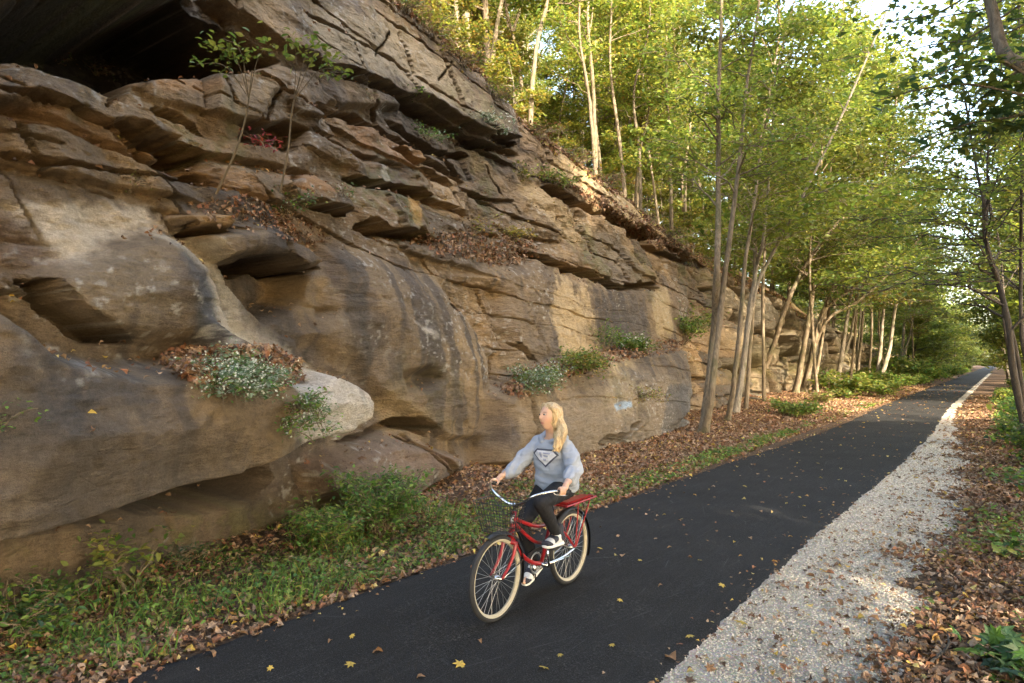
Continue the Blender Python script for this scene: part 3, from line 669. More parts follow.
class Tree:
    def __init__(s, seed, palette, weights=None, leaf=.13, shapes=(LEAF_SMALL,)):
        s.rng = np.random.default_rng(seed); s.t = Tubes(); s.P = []; s.Nn = []; s.pal = palette; s.w = weights; s.leaf = leaf; s.shapes = list(shapes)
    def stem(s, pts, r0, r1=.02, n=22, sides=8, wob=.03):
        p = smooth_line(pts, n); k = np.linspace(0, 1, n)
        p[1:] += s.rng.normal(0, wob, (n - 1, 3)).cumsum(0) * .35 * np.array([1, 1, 0])
        r = r0 + (r1 - r0) * k ** .85; r[0] *= 1.5; r[1] *= 1.12; r *= 1 + s.rng.normal(0, .05, n)
        s.t.add(p, r, sides); return p, r
    def spray(s, p, n, spread=.22, thick=None):
        """leaves along a twig p, in a nearly level spray"""
        thick = .30 * spread + .02 if thick is None else thick
        rng = s.rng; m = len(p); u = rng.uniform(.1, 1, n) * (m - 1); i = np.minimum(u.astype(int), m - 2); f = (u - i)[:, None]
        q = p[i] * (1 - f) + p[i + 1] * f
        q = q + rng.normal(0, 1, (n, 3)) * np.array([spread, spread, thick])
        s.P.append(q); nn = rng.normal(0, .42, (n, 3)); nn[:, 2] += 1; s.Nn.append(nn)
    def branch(s, start, d, L, r, leaves, subs=5, droop=.25, spread=.22, rise=.2):
        rng = s.rng; n = 9; k = np.linspace(0, 1, n)[:, None]; d = np.array(d, float); d /= np.linalg.norm(d)
        side = np.cross(d, [0, 0, 1.0]); side /= np.linalg.norm(side) + 1e-9
        p = start + d * L * k + np.array([0, 0, 1.0]) * L * (rise * k - droop * k ** 2) + side * L * rng.normal(0, .12) * k ** 2
        p[1:] += rng.normal(0, .018 * L, (n - 1, 3)); s.t.add(p, r * (1 - .88 * k[:, 0]), 5)
        for j in range(subs):
            u = rng.uniform(.25, 1.0); a = p[min(int(u * (n - 1)), n - 2)]
            sg = 1 if j % 2 else -1
            dd = d * .7 + side * sg * rng.uniform(.4, 1.1) + np.array([0, 0, rng.normal(.05, .18)]); dd /= np.linalg.norm(dd)
            l = L * rng.uniform(.3, .55) * (1.15 - .5 * u); kk = np.linspace(0, 1, 6)[:, None]
            q = a + dd * l * kk - np.array([0, 0, 1.0]) * l * .18 * kk ** 2; q[1:] += rng.normal(0, .03 * l, (5, 3))
            s.t.add(q, r * .34 * (1 - .8 * kk[:, 0]) + .003, 4); s.spray(q, int(leaves / subs), spread)
    def limbs(s, p, r, n, t0, t1, L, leaves, bias=(0, 0), elev=(.05, .7), subs=5, droop=.25, spread=.22):
        rng = s.rng
        for j in range(n):
            u = t0 + (t1 - t0) * (j + rng.uniform(0, 1)) / n; i = min(int(u * (len(p) - 1)), len(p) - 2)
            az = rng.uniform(0, 2 * math.pi); d = np.array([math.cos(az) + bias[0], math.sin(az) + bias[1], rng.uniform(*elev)])
            l = L * rng.uniform(.6, 1.2) * (1 - .45 * max(0, (u - .5) * 2))
            s.branch(p[i], d, l, max(r[i] * .5, .015), leaves, subs, droop, spread)
    def build(s, name, loc, label, cat="tree", group=None, mat=M_bark, leafmat=None, trunk="trunk", crown="crown", base=None):
        loc = np.array(loc, float); o = empty(name, loc, 0, label, cat, group)
        for i in range(len(s.t.V)): s.t.V[i] = s.t.V[i] - loc
        s.t.build(trunk, mat, o)
        if s.P:
            P = np.concatenate(s.P) - loc; N = np.concatenate(s.Nn); n = len(P); rng = s.rng
            scatter(crown, P, N, rng.uniform(0, 6.28, n), s.leaf * rng.uniform(.65, 1.35, n), pal(rng, n, s.pal, s.w), s.shapes, rng.integers(0, len(s.shapes), n), leafmat or M_leaf, o)
        return o

def px_line(base, pts, rng, jit=.25, toward=0.0):
    """stem from a standing point through picture positions, kept near one distance"""
    f = cF; d0 = float(np.dot(base - np.array([0, 0, CAMZ]), f)); out = [base]
    for i, (x, y) in enumerate(pts): out.append(at_depth(x, y, d0 + toward * (i + 1) + rng.normal(0, jit)))
    return np.array(out)

# ------------------------------------------------------------------ trees along the left of the path, each after its own trunk
r0 = np.random.default_rng(5)
def trail_tree(seed, name_label, base_px, stems, rad, limbs, palette, weights=None, mat=M_bark, leaf=.12, L=2.6, leaves=170, t0=.42, group="trees along the foot of the cliff", bias=(.5, 0), base=None, spread=.24, n_sub=5, dens=1.25):
    b = on_ground(*base_px) if base is None else base
    T = Tree(seed, palette, weights, leaf)
    for k, (pts, rr) in enumerate(stems):
        ln = px_line(b + np.array([.02 * k, 0, -.1]), pts, T.rng)
        p, r = T.stem(ln, rad * rr, rad * rr * .22, 26)
        T.limbs(p, r, int(limbs * 1.5), t0, 1.0, L, int(leaves * dens), bias, subs=n_sub + 1, spread=spread)
    return T.build("broadleaf_tree", b, name_label, "tree", group, mat)
trail_tree(21, "twin stemmed grey tree nearest behind the cyclist at the end of the smooth cliff", (703, 434),
  [([(707, 400), (713, 330), (717, 260), (718, 180), (719, 100), (722, 0), (724, -120)], 1.0), ([(712, 390), (722, 310), (730, 240), (738, 170), (745, 100), (757, 20), (768, -100)], .8)],
  .135, 11, ['green', 'yellow_green'], t0=.52, leaves=150)
trail_tree(22, "slim straight tree just right of the twin stemmed tree, with moss at its foot", (727, 421),
  [([(733, 385), (739, 330), (745, 270), (752, 215), (760, 150), (775, 80), (795, -10)], 1.0)], .095, 12, ['green', 'yellow_green'], t0=.55)
trail_tree(23, "forked tan tree whose long pale limb leans right across the woods", (735, 414),
  [([(742, 370), (750, 312), (757, 266), (764, 236), (770, 170), (775, 100)], 1.0), ([(744, 360), (756, 292), (768, 262), (787, 225), (818, 165), (852, 90), (892, -5), (915, -70)], .75)],
  .125, 9, ['green', 'yellow_green'], mat=M_pale, t0=.55)
trail_tree(24, "dark leaning tree that arches right over the leaves in front of the mossy rocks", (757, 392),
  [([(764, 370), (775, 340), (786, 305), (802, 270), (826, 236), (862, 200), (908, 160), (962, 128)], 1.0)], .17, 16, ['green', 'dark', 'yellow_green'], t0=.45, L=3.2, leaves=210)
trail_tree(25, "thin upright tree behind the dark leaning tree", (763, 386),
  [([(767, 330), (771, 280), (774, 230), (778, 150), (784, 60)], 1.0)], .11, 12, ['yellow_green', 'green'], t0=.45, L=3)
trail_tree(26, "tall straight brown tree rising left of the wide branching one", (795, 394),
  [([(800, 370), (808, 325), (816, 270), (824, 215), (832, 150), (840, 60), (845, -40)], 1.0)], .17, 18, ['green', 'yellow_green'], t0=.40, L=3.6, leaves=220)
trail_tree(27, "wide branching tree with limbs fanning right over the path", (803, 393),
  [([(812, 355), (821, 320), (836, 285), (852, 255), (872, 215), (888, 150), (900, 80)], 1.0), ([(812, 355), (824, 312), (850, 290), (880, 270), (908, 250), (940, 236)], .7), ([(814, 350), (829, 318), (860, 300), (900, 262), (930, 225), (960, 200)], .6)],
  .19, 13, ['green', 'yellow_green', 'dark'], t0=.38, L=3.4, leaves=220)
trail_tree(28, "pair of thin pale trunks leaning together in sunlight by the broken rocks", (836, 393),
  [([(842, 350), (849, 305), (855, 262), (862, 200), (870, 120)], 1.0), ([(841, 365), (850, 340), (858, 300), (865, 260), (878, 190)], .9)], .14, 11, ['green', 'gold'], mat=M_pale, t0=.5, L=3.4, leaf=.16)
trail_tree(29, "thinnest pale pole of a tree between two pairs of trunks", (856, 388), [([(859, 340), (862, 290), (864, 240), (868, 180)], 1.0)], .085, 10, ['yellow_green', 'gold'], mat=M_pale, t0=.5, L=2.6, leaf=.16)
trail_tree(30, "sunlit pair of trunks with the taller one bending right near the top", (876, 385),
  [([(880, 350), (884, 310), (890, 262), (894, 200)], 1.0), ([(885, 365), (890, 345), (894, 310), (902, 270), (907, 235), (920, 170)], 1.15)], .17, 12, ['green', 'gold', 'yellow_green'], mat=M_pale, t0=.5, L=4, leaf=.18, leaves=200)
trail_tree(31, "pale pair of slender trunks farthest along the cliff foot", (899, 377),
  [([(903, 340), (905, 310), (908, 265), (914, 200)], 1.0), ([(906, 350), (911, 330), (916, 300), (925, 240)], .9)], .17, 12, ['gold', 'yellow_green'], mat=M_pale, t0=.45, L=4.2, leaf=.2, leaves=200)

# ------------------------------------------------------------------ trees on the hillside that show their trunks
def hill_tree(seed, label, base_px, stems, rad, palette, weights=None, mat=M_pale, limbs=12, L=2.8, leaves=150, t0=.4):
    b = on_hill(*base_px)
    return trail_tree(seed, label, None, stems, rad, limbs, palette, weights, mat, .13, L, leaves, t0, "trees on the hillside above the cliff", (.2, -.2), base=b)
YG = ['yellow_green', 'gold', 'green']; YW = [.6, .15, .25]
hill_tree(41, "thickest pale hillside trunk, forking above the cliff edge", (632, 160), [([(640, 120), (652, 80), (657, 40), (658, 0), (660, -90)], 1.0), ([(645, 105), (662, 60), (680, 25), (700, -30)], .6)], .24, YG, YW)
hill_tree(42, "slender pale hillside tree just left of the thickest trunk", (630, 150), [([(632, 95), (627, 55), (623, 15), (622, -70)], 1.0)], .15, YG, YW)
hill_tree(43, "dark crooked tree leaning right from the cliff edge", (601, 140), [([(625, 122), (645, 88), (668, 42), (692, 5), (712, -50)], 1.0)], .13, YG, YW, mat=M_dark)
hill_tree(44, "leaning pale tree above the bare leafy edge of the cliff", (586, 98), [([(598, 60), (606, 38), (615, -12), (622, -80)], 1.0)], .19, YG, YW)
hill_tree(45, "mottled hillside tree standing right of the thickest trunk", (664, 150), [([(668, 100), (677, 62), (686, 25), (698, -50)], 1.0), ([(667, 105), (672, 60), (678, 20), (680, -40)], .7)], .15, YG, YW)
hill_tree(46, "grey hillside tree behind the twin stemmed tree", (700, 150), [([(706, 100), (714, 60), (722, 25), (735, -60)], 1.0)], .16, YG, YW, mat=M_bark)
hill_tree(47, "thin pale pole of a tree above the sloping top slab", (492, 62), [([(497, 40), (500, 10), (503, -60)], 1.0)], .09, YG, YW)

# ------------------------------------------------------------------ near tree at the right edge whose limb and dark leaves hang into view
T = Tree(61, ['dark', 'green'], [.6, .4], .115, [LEAF_OVAL, LEAF_LOBED])
b = np.array([1.75, 6.6, 0.0]); d0 = 7.0
p, r = T.stem([b + (0, 0, -.1), b + (-.05, .05, 1.6), b + (.02, .1, 3.2), b + (.1, .1, 5.0), b + (0, .2, 7.5), b + (.2, .1, 10)], .17, .05, 20)
T.limbs(p, r, 3, .85, 1, 2.0, 80, (.6, .3))
limb = np.array([p[7], at_depth(1060, 105, 6.6), at_depth(1024, 68, 6.7), at_depth(1008, 58, 6.8), at_depth(1000, 42, 6.9), at_depth(994, 15, 7.0), at_depth(985, -15, 7.1), at_depth(965, -70, 7.2)])
q = smooth_line(limb, 26); T.t.add(q, np.linspace(.078, .045, 26), 9)
for pts, n in (([(1048, 100), (1010, 92), (968, 84), (925, 88), (880, 100)], 90), ([(1040, 110), (1005, 118), (975, 122), (950, 130), (925, 140)], 80), ([(1060, 60), (1020, 70), (985, 95), (960, 120)], 60), ([(1050, 130), (1020, 125), (995, 130), (975, 145)], 75), ([(1040, 85), (1000, 60), (960, 66), (930, 78)], 55)):
    q = smooth_line(np.array([at_depth(x, y, 6.4 + .12 * k) for k, (x, y) in enumerate(pts)]), 12); T.t.add(q, np.linspace(.018, .005, 12), 5); T.spray(q, n, .13, .10)
for x, y, n in ((900, 20, 60), (950, 15, 60), (930, 45, 50), (1010, 20, 60), (970, 40, 40)):
    q = smooth_line(np.array([at_depth(x + 90, y - 40, 8), at_depth(x + 40, y - 8, 8.3), at_depth(x, y, 8.6), at_depth(x - 30, y + 8, 8.9)]), 10); T.t.add(q, np.linspace(.015, .004, 10), 4); T.spray(q, n, .22, .12)
T.build("broadleaf_tree", b, "near tree at the right edge with bent limb and dark leaves", "tree", None, M_bark)

# ------------------------------------------------------------------ right hand trees farther on
def right_tree(seed, label, base, stems, rad, limbs=14, L=3.0, palette=('green', 'yellow_green'), mat=M_dark, leaf=.12, leaves=120, t0=.3):
    return trail_tree(seed, label, None, stems, rad, limbs, list(palette), None, mat, leaf, L, leaves, t0, "trees along the right side of the path", (-.55, 0), base=np.array(base, float), dens=.8)
right_tree(62, "dark forked trunk at the right edge that bends left over the shoulder", (0.45, 18.0, 0), [([(1018, 380), (1012, 330), (1002, 285), (988, 245), (985, 200), (974, 150), (965, 80)], 1.0), ([(1010, 320), (990, 250), (990, 195), (993, 140), (1005, 60)], .75)], .078)
right_tree(63, "straight dark trunk at the far right edge of the picture", (0.75, 21.0, 0), [([(1021, 340), (1019, 260), (1018, 180), (1016, 90), (1012, -10)], 1.0)], .062)
right_tree(64, "thin dark tree beyond the forked trunk on the right shoulder", (0.5, 31.0, 0), [([(1006, 330), (1003, 290), (996, 240), (985, 190), (975, 120)], 1.0)], .075, L=3.6, leaf=.16)

# ------------------------------------------------------------------ kinds of tree, sapling and bush that fill the woods
def proto_tree(seed, palette, weights, h, leaves, n, L, leaf, t0=.35, mat=M_bark, thick=.011, lean=0.0):
    T = Tree(seed, palette, weights, leaf); rng = T.rng
    top = np.array([rng.normal(0, .8), rng.normal(0, .8), h]); top[0] += lean * h; pts = [(0, 0, -.6), top * .25 + rng.normal(0, .12, 3), top * .5 + rng.normal(0, .25, 3), top * .75 + rng.normal(0, .3, 3), top]
    p, r = T.stem(pts, thick * h + .02, .02, 24); T.limbs(p, r, n, t0, 1, L, leaves, (0, 0), (-.05, .9), 6, .28, .30 + .3 * (leaf > .22))
    return T, mat
def place(kind, proto, spots, label, cat, group, smin, smax, seed, names=("trunk", "crown")):
    rng = np.random.default_rng(seed); objs = []; T, mat = proto
    for i, (x, y, z) in enumerate(spots):
        if i == 0: o = T.build(kind, (0, 0, 0), label, cat, group, mat, trunk=names[0], crown=names[1]); first = o
        else: o = copy_tree(first)
        o.location = (x, y, z); s = rng.uniform(smin, smax); o.scale = (s, s, s * rng.uniform(.9, 1.15)); o.rotation_euler = (rng.normal(0, .04), rng.normal(0, .04), rng.uniform(0, 6.28)); objs.append(o)
    return objs
def hill_spots(n, ylo, yhi, wlo, whi, seed, gap=1.2):
    rng = np.random.default_rng(seed); out = []
    while len(out) < n:
        Y = rng.uniform(ylo, yhi); w = wlo + (whi - wlo) * rng.uniform(0, 1) ** 1.3; x, z = hill_pt(np.array(Y), np.array(w))
        if all((x - a) ** 2 + (Y - b) ** 2 > gap * gap for a, b, _ in out): out.append((float(x), Y, float(z) - .1))
    return out
G = "leafy trees covering the hillside"
place("broadleaf_tree", proto_tree(71, YG, YW, 12, 200, 30, 3.0, .19, .25), hill_spots(26, 6, 62, 6, 28, 1, 2.4), "slender yellow green tree in the woods on the hillside", "tree", G, .85, 1.25, 1)
place("broadleaf_tree", proto_tree(72, ['green', 'yellow_green'], [.5, .5], 13, 210, 30, 3.2, .20, .25, mat=M_pale), hill_spots(24, 8, 75, 6, 30, 2, 2.8), "mid green tree in the woods on the hillside", "tree", G, .85, 1.25, 2)
place("broadleaf_tree", proto_tree(73, ['gold', 'yellow_green'], [.25, .75], 11, 200, 28, 2.8, .19, .25, mat=M_pale), hill_spots(15, 8, 70, 5, 28, 3, 2.8), "golden tinged tree in the woods on the hillside", "tree", G, .8, 1.2, 3)
place("broadleaf_tree", proto_tree(74, ['green', 'yellow_green', 'dark'], [.5, .3, .2], 13, 330, 32, 3.4, .27, .12), [(x, y, z) for x, y, z in hill_spots(50, 45, 240, -1, 24, 4, 3.6)], "distant leafy tree on the slope where the path fades out", "tree", "distant trees left of the path", .9, 1.3, 4)
place("broadleaf_tree", proto_tree(79, YG, YW, 12, 220, 18, 2.4, .16, .42, M_bark, .0060), hill_spots(34, 9, 48, 1.6, 9, 15, 1.3), "slim pale trunked tree near the rim of the cliff", "tree", "slim trees near the cliff rim", .8, 1.25, 15)
SG = "young saplings under the hillside trees"
def proto_sapling(seed, palette, weights, h=3.2, n=15, leaves=135, L=1.25, leaf=.13):
    T = Tree(seed, palette, weights, leaf); rng = T.rng
    p, r = T.stem([(0, 0, -.3), (rng.normal(0, .1), rng.normal(0, .1), h * .5), (rng.normal(0, .3), rng.normal(0, .3), h)], .025, .006, 12, 5)
    T.limbs(p, r, n, .2, 1, L, leaves, (0, 0), (-.1, .5), 4, .25, .16); return T, M_pale
place("sapling", proto_sapling(81, YG, YW), hill_spots(44, 5, 45, 5.5, 20, 5, 1.0), "yellow green sapling with level sprays of leaves on the hillside", "sapling", SG, .8, 1.5, 5)
place("sapling", proto_sapling(82, ['yellow_green', 'green'], [.5, .5], 4.0, 17, 140, 1.4), hill_spots(40, 6, 60, 6.0, 22, 6, 1.0), "taller fresh green sapling on the hillside", "sapling", SG, .8, 1.4, 6)
place("sapling", proto_sapling(83, ['gold', 'yellow_green'], [.35, .65], 2.6, 12, 170, 1.0), hill_spots(18, 6, 50, 1.5, 12, 7, 1.2), "golden sapling turning colour on the hillside", "sapling", SG, .8, 1.4, 7)
CG = "slender trees arching over the path"
place("broadleaf_tree", proto_tree(77, ['green', 'yellow_green'], [.5, .5], 12, 300, 30, 3.8, .17, .30, M_bark, .0035), [(-6.6 + dx, y, .15) for dx, y in ((-.9, 24.5), (-1.6, 29.5), (-.5, 34.5), (-1.9, 39), (-.8, 43), (-1.3, 48.4), (-1.6, 55), (-1, 63), (-.4, 74))], "slender tree at the left verge whose crown reaches over the path", "tree", CG, 1.3, 1.65, 12)
place("broadleaf_tree", proto_tree(78, ['green', 'yellow_green'], [.5, .5], 12, 300, 30, 3.8, .17, .34, M_dark, .0035), [(2.6, 27, 0), (2.9, 36, 0), (2.4, 46, 0), (2.0, 62, 0)], "slender dark stemmed tree on the right whose crown reaches over the path", "tree", CG, 1.2, 1.5, 13)
# right hand woods, and the trees that close the view down the path
rng = np.random.default_rng(33)
sp = [(x + rng.uniform(-.8, .8), y + rng.uniform(-1.2, 1.2), -.1) for x, st, ye in ((5.4, 3.2, 5), (9.0, 3.0, 14), (12.6, 3.0, 17), (16.4, 3.4, 17)) for y in np.arange(-26, ye, st)] + [(rng.uniform(2.5, 9), y, -.1) for y in np.arange(56, 76, 6)]
place("broadleaf_tree", proto_tree(75, ['green', 'yellow_green', 'dark'], [.55, .3, .15], 12, 380, 32, 3.2, .19, .34, M_dark), sp, "tree in the woods to the right of the path", "tree", "woods to the right of the path", 1.4, 1.75, 8)
sp = [(float(path_shift(np.array(y))) + (1.6 + rng.uniform(0, 5)), y, -.1) for y in np.arange(40, 290, 8)] + [(rng.uniform(-16, 12), rng.uniform(300, 345), 0) for _ in range(14)] + [(2.2 + rng.uniform(0, 2), y, 0) for y in np.arange(68, 210, 11)] + [(-7.5 - rng.uniform(0, 2), y, 0) for y in np.arange(84, 220, 13)] + [(.4, 84, 0), (-6.3, 94, 0), (.6, 108, 0), (-6.2, 120, 0), (.5, 136, 0), (-6.1, 152, 0), (.6, 170, 0)]
place("broadleaf_tree", proto_tree(76, ['green', 'yellow_green'], [.6, .4], 12, 330, 32, 3.6, .28, .12, M_dark), sp, "distant leafy tree beside the far end of the path", "tree", "distant trees right of the path", .8, 1.2, 9)
def proto_bush(seed, palette, weights, leaf=.10, n=16, leaves=110, L=.9):
    T = Tree(seed, palette, weights, leaf); rng = T.rng
    for k in range(n):
        az = rng.uniform(0, 6.28); T.branch(np.array([rng.normal(0, .1), rng.normal(0, .1), -.05]), (math.cos(az), math.sin(az), rng.uniform(.5, 2.0)), L * rng.uniform(.7, 1.2), .012, leaves, 4, .25, .13)
    return T, M_stem
sp = [(-4.95 + float(path_shift(np.array(y))) - abs(rng.normal(.9, .8)), y, .15) for y in (38, 41, 45, 48, 52, 55, 58, 63, 68, 74, 80, 88, 97, 108, 120, 135)]
place("bush", proto_bush(91, ['yellow_green', 'weed'], [.6, .4], .15, L=1.1), sp, "bright green bush at the left verge where the path recedes", "bush", "bushes along the far left verge", .8, 1.5, 10, ("stems", "foliage"))
sp = [(3.6 + abs(rng.normal(0, 1.6)), y, -.1) for y in np.arange(34, 175, 9)] + [(-6.8 - abs(rng.normal(0, 1.2)), y, .1) for y in np.arange(62, 175, 7)] + [(rng.uniform(-9, 6), rng.uniform(285, 300), 0) for _ in range(14)]
place("bush", proto_bush(93, ['green', 'yellow_green', 'weed'], [.4, .4, .2], .13, n=18, leaves=150, L=1.1), sp, "tall leafy undergrowth bush beside the far stretch of the path", "bush", "undergrowth beside the far path", 1.6, 3.0, 14, ("stems", "foliage"))
sp = [(.15 + abs(rng.normal(.6, .5)), y, 0) for y in (11.5, 14, 17, 20, 24, 28, 33, 39, 46, 55, 66, 80, 96, 118, 140)]
place("bush", proto_bush(92, ['weed', 'dark', 'green'], [.4, .3, .3], .12, n=12, leaves=80, L=.8), sp, "low green bush on the right shoulder of the path", "bush", "bushes along the right shoulder", .7, 1.4, 11, ("stems", "foliage"))
# ------------------------------------------------------------------ fallen leaves and ground cover
rng = np.random.default_rng(401)
def litter(name, X, Y, Z, size, names, weights, seed, tilt=.5, lift=.02, nrm=None, mat=None, shapes=LEAF_DRY + [LEAF_LOBED]):
    g = np.random.default_rng(seed); n = len(X); N = g.normal(0, tilt, (n, 3)); N[:, 2] = 1
    if nrm is not None: N = nrm + g.normal(0, tilt, (n, 3))
    P = np.stack([X, Y, Z + g.uniform(.3, 1.4, n) * lift], -1)
    o = scatter(name, P, N, g.uniform(0, 6.28, n), size * g.uniform(.55, 1.35, n), pal(g, n, names, weights), shapes, g.integers(0, len(shapes), n), mat or M_dry)
    return tag(o, kind="stuff")
def thin(Y, near, far): return np.minimum(1, (near / np.maximum(np.hypot(Y, 5), near)) ** far)
def sample(n, x0, x1, y0, y1, ypow=1.0):
    return rng.uniform(x0, x1, n), y0 + (y1 - y0) * rng.uniform(0, 1, n) ** ypow
# bank on the left, between cliff and verge
X, Y = sample(230000, -10.5, PATH_L + .05, 0, 62, 1.65); ok = (X > cliff_base(Y) - .3)
cov = np.where(Y < 9, .30 + .45 * sstep(-.1, .5, fbm(X * .9, Y * .9, 3, 411)), 1.0); cov = np.where(X > PATH_L + path_shift(Y) - .25, .35, cov)
ok &= rng.uniform(0, 1, len(X)) < cov
X, Y = X[ok], Y[ok]
litter("leaf_litter", X, Y, ground_h(X, Y), .062 + .0022 * Y, ['brown', 'litter_yellow'], [.95, .05], 1, .55, .035)
# woodland floor on the right, thick away from the gravel
X, Y = sample(150000, GRAVEL_R - 1.0, 4.0, .4, 48, 1.8); s = X - (GRAVEL_R + path_shift(Y)) + .35 * fbm(X * 1.2, Y * 1.2, 3, 421) + .35 * sstep(10, 22, Y)
ok = rng.uniform(0, 1, len(X)) < sstep(-.45, .35, s) ** 1.6 + .025 * (s > -1)
X, Y = X[ok], Y[ok]
litter("leaf_litter", X, Y, np.maximum(ground_h(X, Y), .0), .058 + .0022 * Y, ['brown', 'litter_yellow'], [.96, .04], 2, .5, .03)
# stray leaves on gravel and asphalt
X, Y = sample(4200, PATH_R - .05, GRAVEL_R + .2, 1, 34, 1.4); X = X + path_shift(Y); k = rng.uniform(0, 1, len(X)) < .35 + .65 * sstep(.0, .8, (X - PATH_R - path_shift(Y)))
litter("fallen_leaf_scatter", X[k], Y[k], .03 + 0 * X[k], .05, ['brown', 'litter_yellow'], [.88, .12], 3, .25, .012)
X, Y = sample(520, PATH_L, PATH_R, 6.5, 70, 1.3); X = X + path_shift(Y)
litter("fallen_leaf_scatter", X, Y, .036 + 0 * X, .045 + .0012 * Y, ['brown', 'litter_yellow'], [.72, .28], 4, .2, .010)
X, Y = sample(700, PATH_L - .02, PATH_L + .28, 2, 40, 1.4); X = X + path_shift(Y) + .05 * rng.normal(0, 1, len(X)); k = rng.uniform(0, 1, len(X)) < np.exp(-np.maximum(X - PATH_L - path_shift(Y), 0) / .10)
litter("leaf_litter", X[k], Y[k], .03 + 0 * X[k], .065, ['brown', 'litter_yellow'], [.8, .2], 5, .4, .015)
for s_, x0, x1 in ((1, PATH_R - .45, PATH_R + .02), (2, PATH_L, PATH_L + .4)):
    X, Y = sample(1500, x0, x1, 2, 34, 1.5); e = np.abs(X - (PATH_R if s_ == 1 else PATH_L)); k = rng.uniform(0, 1, len(X)) < np.exp(-e / .13); X, Y = X[k], Y[k]
    litter("leaf_crumbs", X + path_shift(Y), Y, .034 + 0 * X, .028, ['brown', 'litter_yellow'], [.85, .15], 20 + s_, .3, .008)
# hillside edge
Y = rng.uniform(2, 50, 26000); w = 7 * rng.uniform(0, 1, len(Y)) ** 1.5 - .1; X, Z = hill_pt(Y, w)
litter("leaf_litter", X, Y, Z, .15, ['brown', 'litter_yellow'], [.9, .1], 6, .7, .05)
# leaves caught on the ledges of the cliff
Np = cliff_N.reshape(-1, 3); Pp = cliff_P.reshape(-1, 3); area = np.repeat(np.gradient(cyv)[:, None], NV, 1).ravel()
flat = (Np[:, 2] > .60) & (Pp[:, 1] > 2) & (Pp[:, 1] < 45) & (Pp[:, 2] > .5)
clump = (fbm(Pp[:, 1] * .7, Pp[:, 2] * 1.1, 3, 431) > .02) | (Np[:, 2] > .88)
idx = np.nonzero(flat & clump)[0]; pr = area[idx] * (Np[idx, 2] - .5); idx = rng.choice(idx, 9000, p=pr / pr.sum())
litter("leaf_litter", Pp[idx, 0], Pp[idx, 1], Pp[idx, 2], .062, ['brown', 'litter_yellow'], [.92, .08], 7, .6, .03)
def heap(px, n, seed, size=.085, lift=.10, lay=0.0):
    """a drift of leaves lying in a pocket of the rock, found through the outline of the pocket"""
    g = np.random.default_rng(seed); px = np.array(px, float); pts = []; nr = []
    x0, y0 = px.min(0); x1, y1 = px.max(0)
    while len(pts) < n:
        x, y = g.uniform(x0, x1), g.uniform(y0, y1); ins = False
        for i in range(len(px)):
            (ax, ay), (bx, by) = px[i], px[i - 1]
            if (ay > y) != (by > y) and x < (bx - ax) * (y - ay) / (by - ay) + ax: ins = not ins
        if not ins: continue
        l, nn = cliff_hit(x, y)
        if l is None: continue
        pts.append(l + nn * g.uniform(0, lift) + np.array([0, 0, lay])); nr.append(nn * .5 + np.array([0, 0, .6]))
    P = np.array(pts)
    return litter("leaf_litter", P[:, 0], P[:, 1], P[:, 2], size, ['brown'], None, seed, .6, .02, np.array(nr))
heap([(158, 364), (200, 349), (262, 347), (298, 362), (306, 384), (270, 392), (250, 386), (190, 384), (172, 376)], 1500, 441)
heap([(500, 392), (520, 374), (570, 360), (600, 352), (660, 340), (682, 342), (680, 352), (630, 360), (590, 372), (540, 384), (520, 400)], 1300, 442, .10, .12)
heap([(196, 206), (240, 196), (300, 212), (330, 240), (320, 252), (280, 240), (250, 224), (210, 222)], 380, 443, .06, .05)
heap([(410, 238), (470, 230), (530, 240), (545, 256), (510, 268), (440, 256)], 700, 444, .09, .08)
heap([(560, 180), (620, 205), (690, 245), (700, 262), (640, 240), (590, 205)], 900, 445, .12, .1)

# dead stems, roots and leaves that hang over the rim of the cliff
rim = np.nonzero((Pp[:, 2] > cliff_top(Pp[:, 1]) - 1.0 * (.6 + .6 * fbm(Pp[:, 1] * .6, Pp[:, 1] * 0, 3, 449))) & (Pp[:, 1] > 8.5) & (Pp[:, 1] < 48))[0]
pr = area[rim]; ii = rng.choice(rim, 15000, p=pr / pr.sum())
litter("leaf_litter", Pp[ii, 0], Pp[ii, 1], Pp[ii, 2], .13, ['brown', 'litter_yellow', 'yellow_green'], [.82, .06, .12], 8, .7, .06, Np[ii] * .5 + np.array([0, 0, .5]))
T = Tubes(); g = np.random.default_rng(450)
for k in rng.choice(rim, 420, p=pr / pr.sum()):
    L = g.uniform(.25, 1.1); a = Pp[k]; d = np.array([g.uniform(.0, .5), g.normal(0, .5), g.uniform(-.6, .8)]); q = a + d * L * np.linspace(0, 1, 6)[:, None] + np.array([.25, 0, -.5]) * L * (np.linspace(0, 1, 6)[:, None] ** 2) + g.normal(0, .03, (6, 3)); T.add(q, np.linspace(.012, .004, 6), 4)
tag(T.build("brushwood", M_stem), kind="stuff")
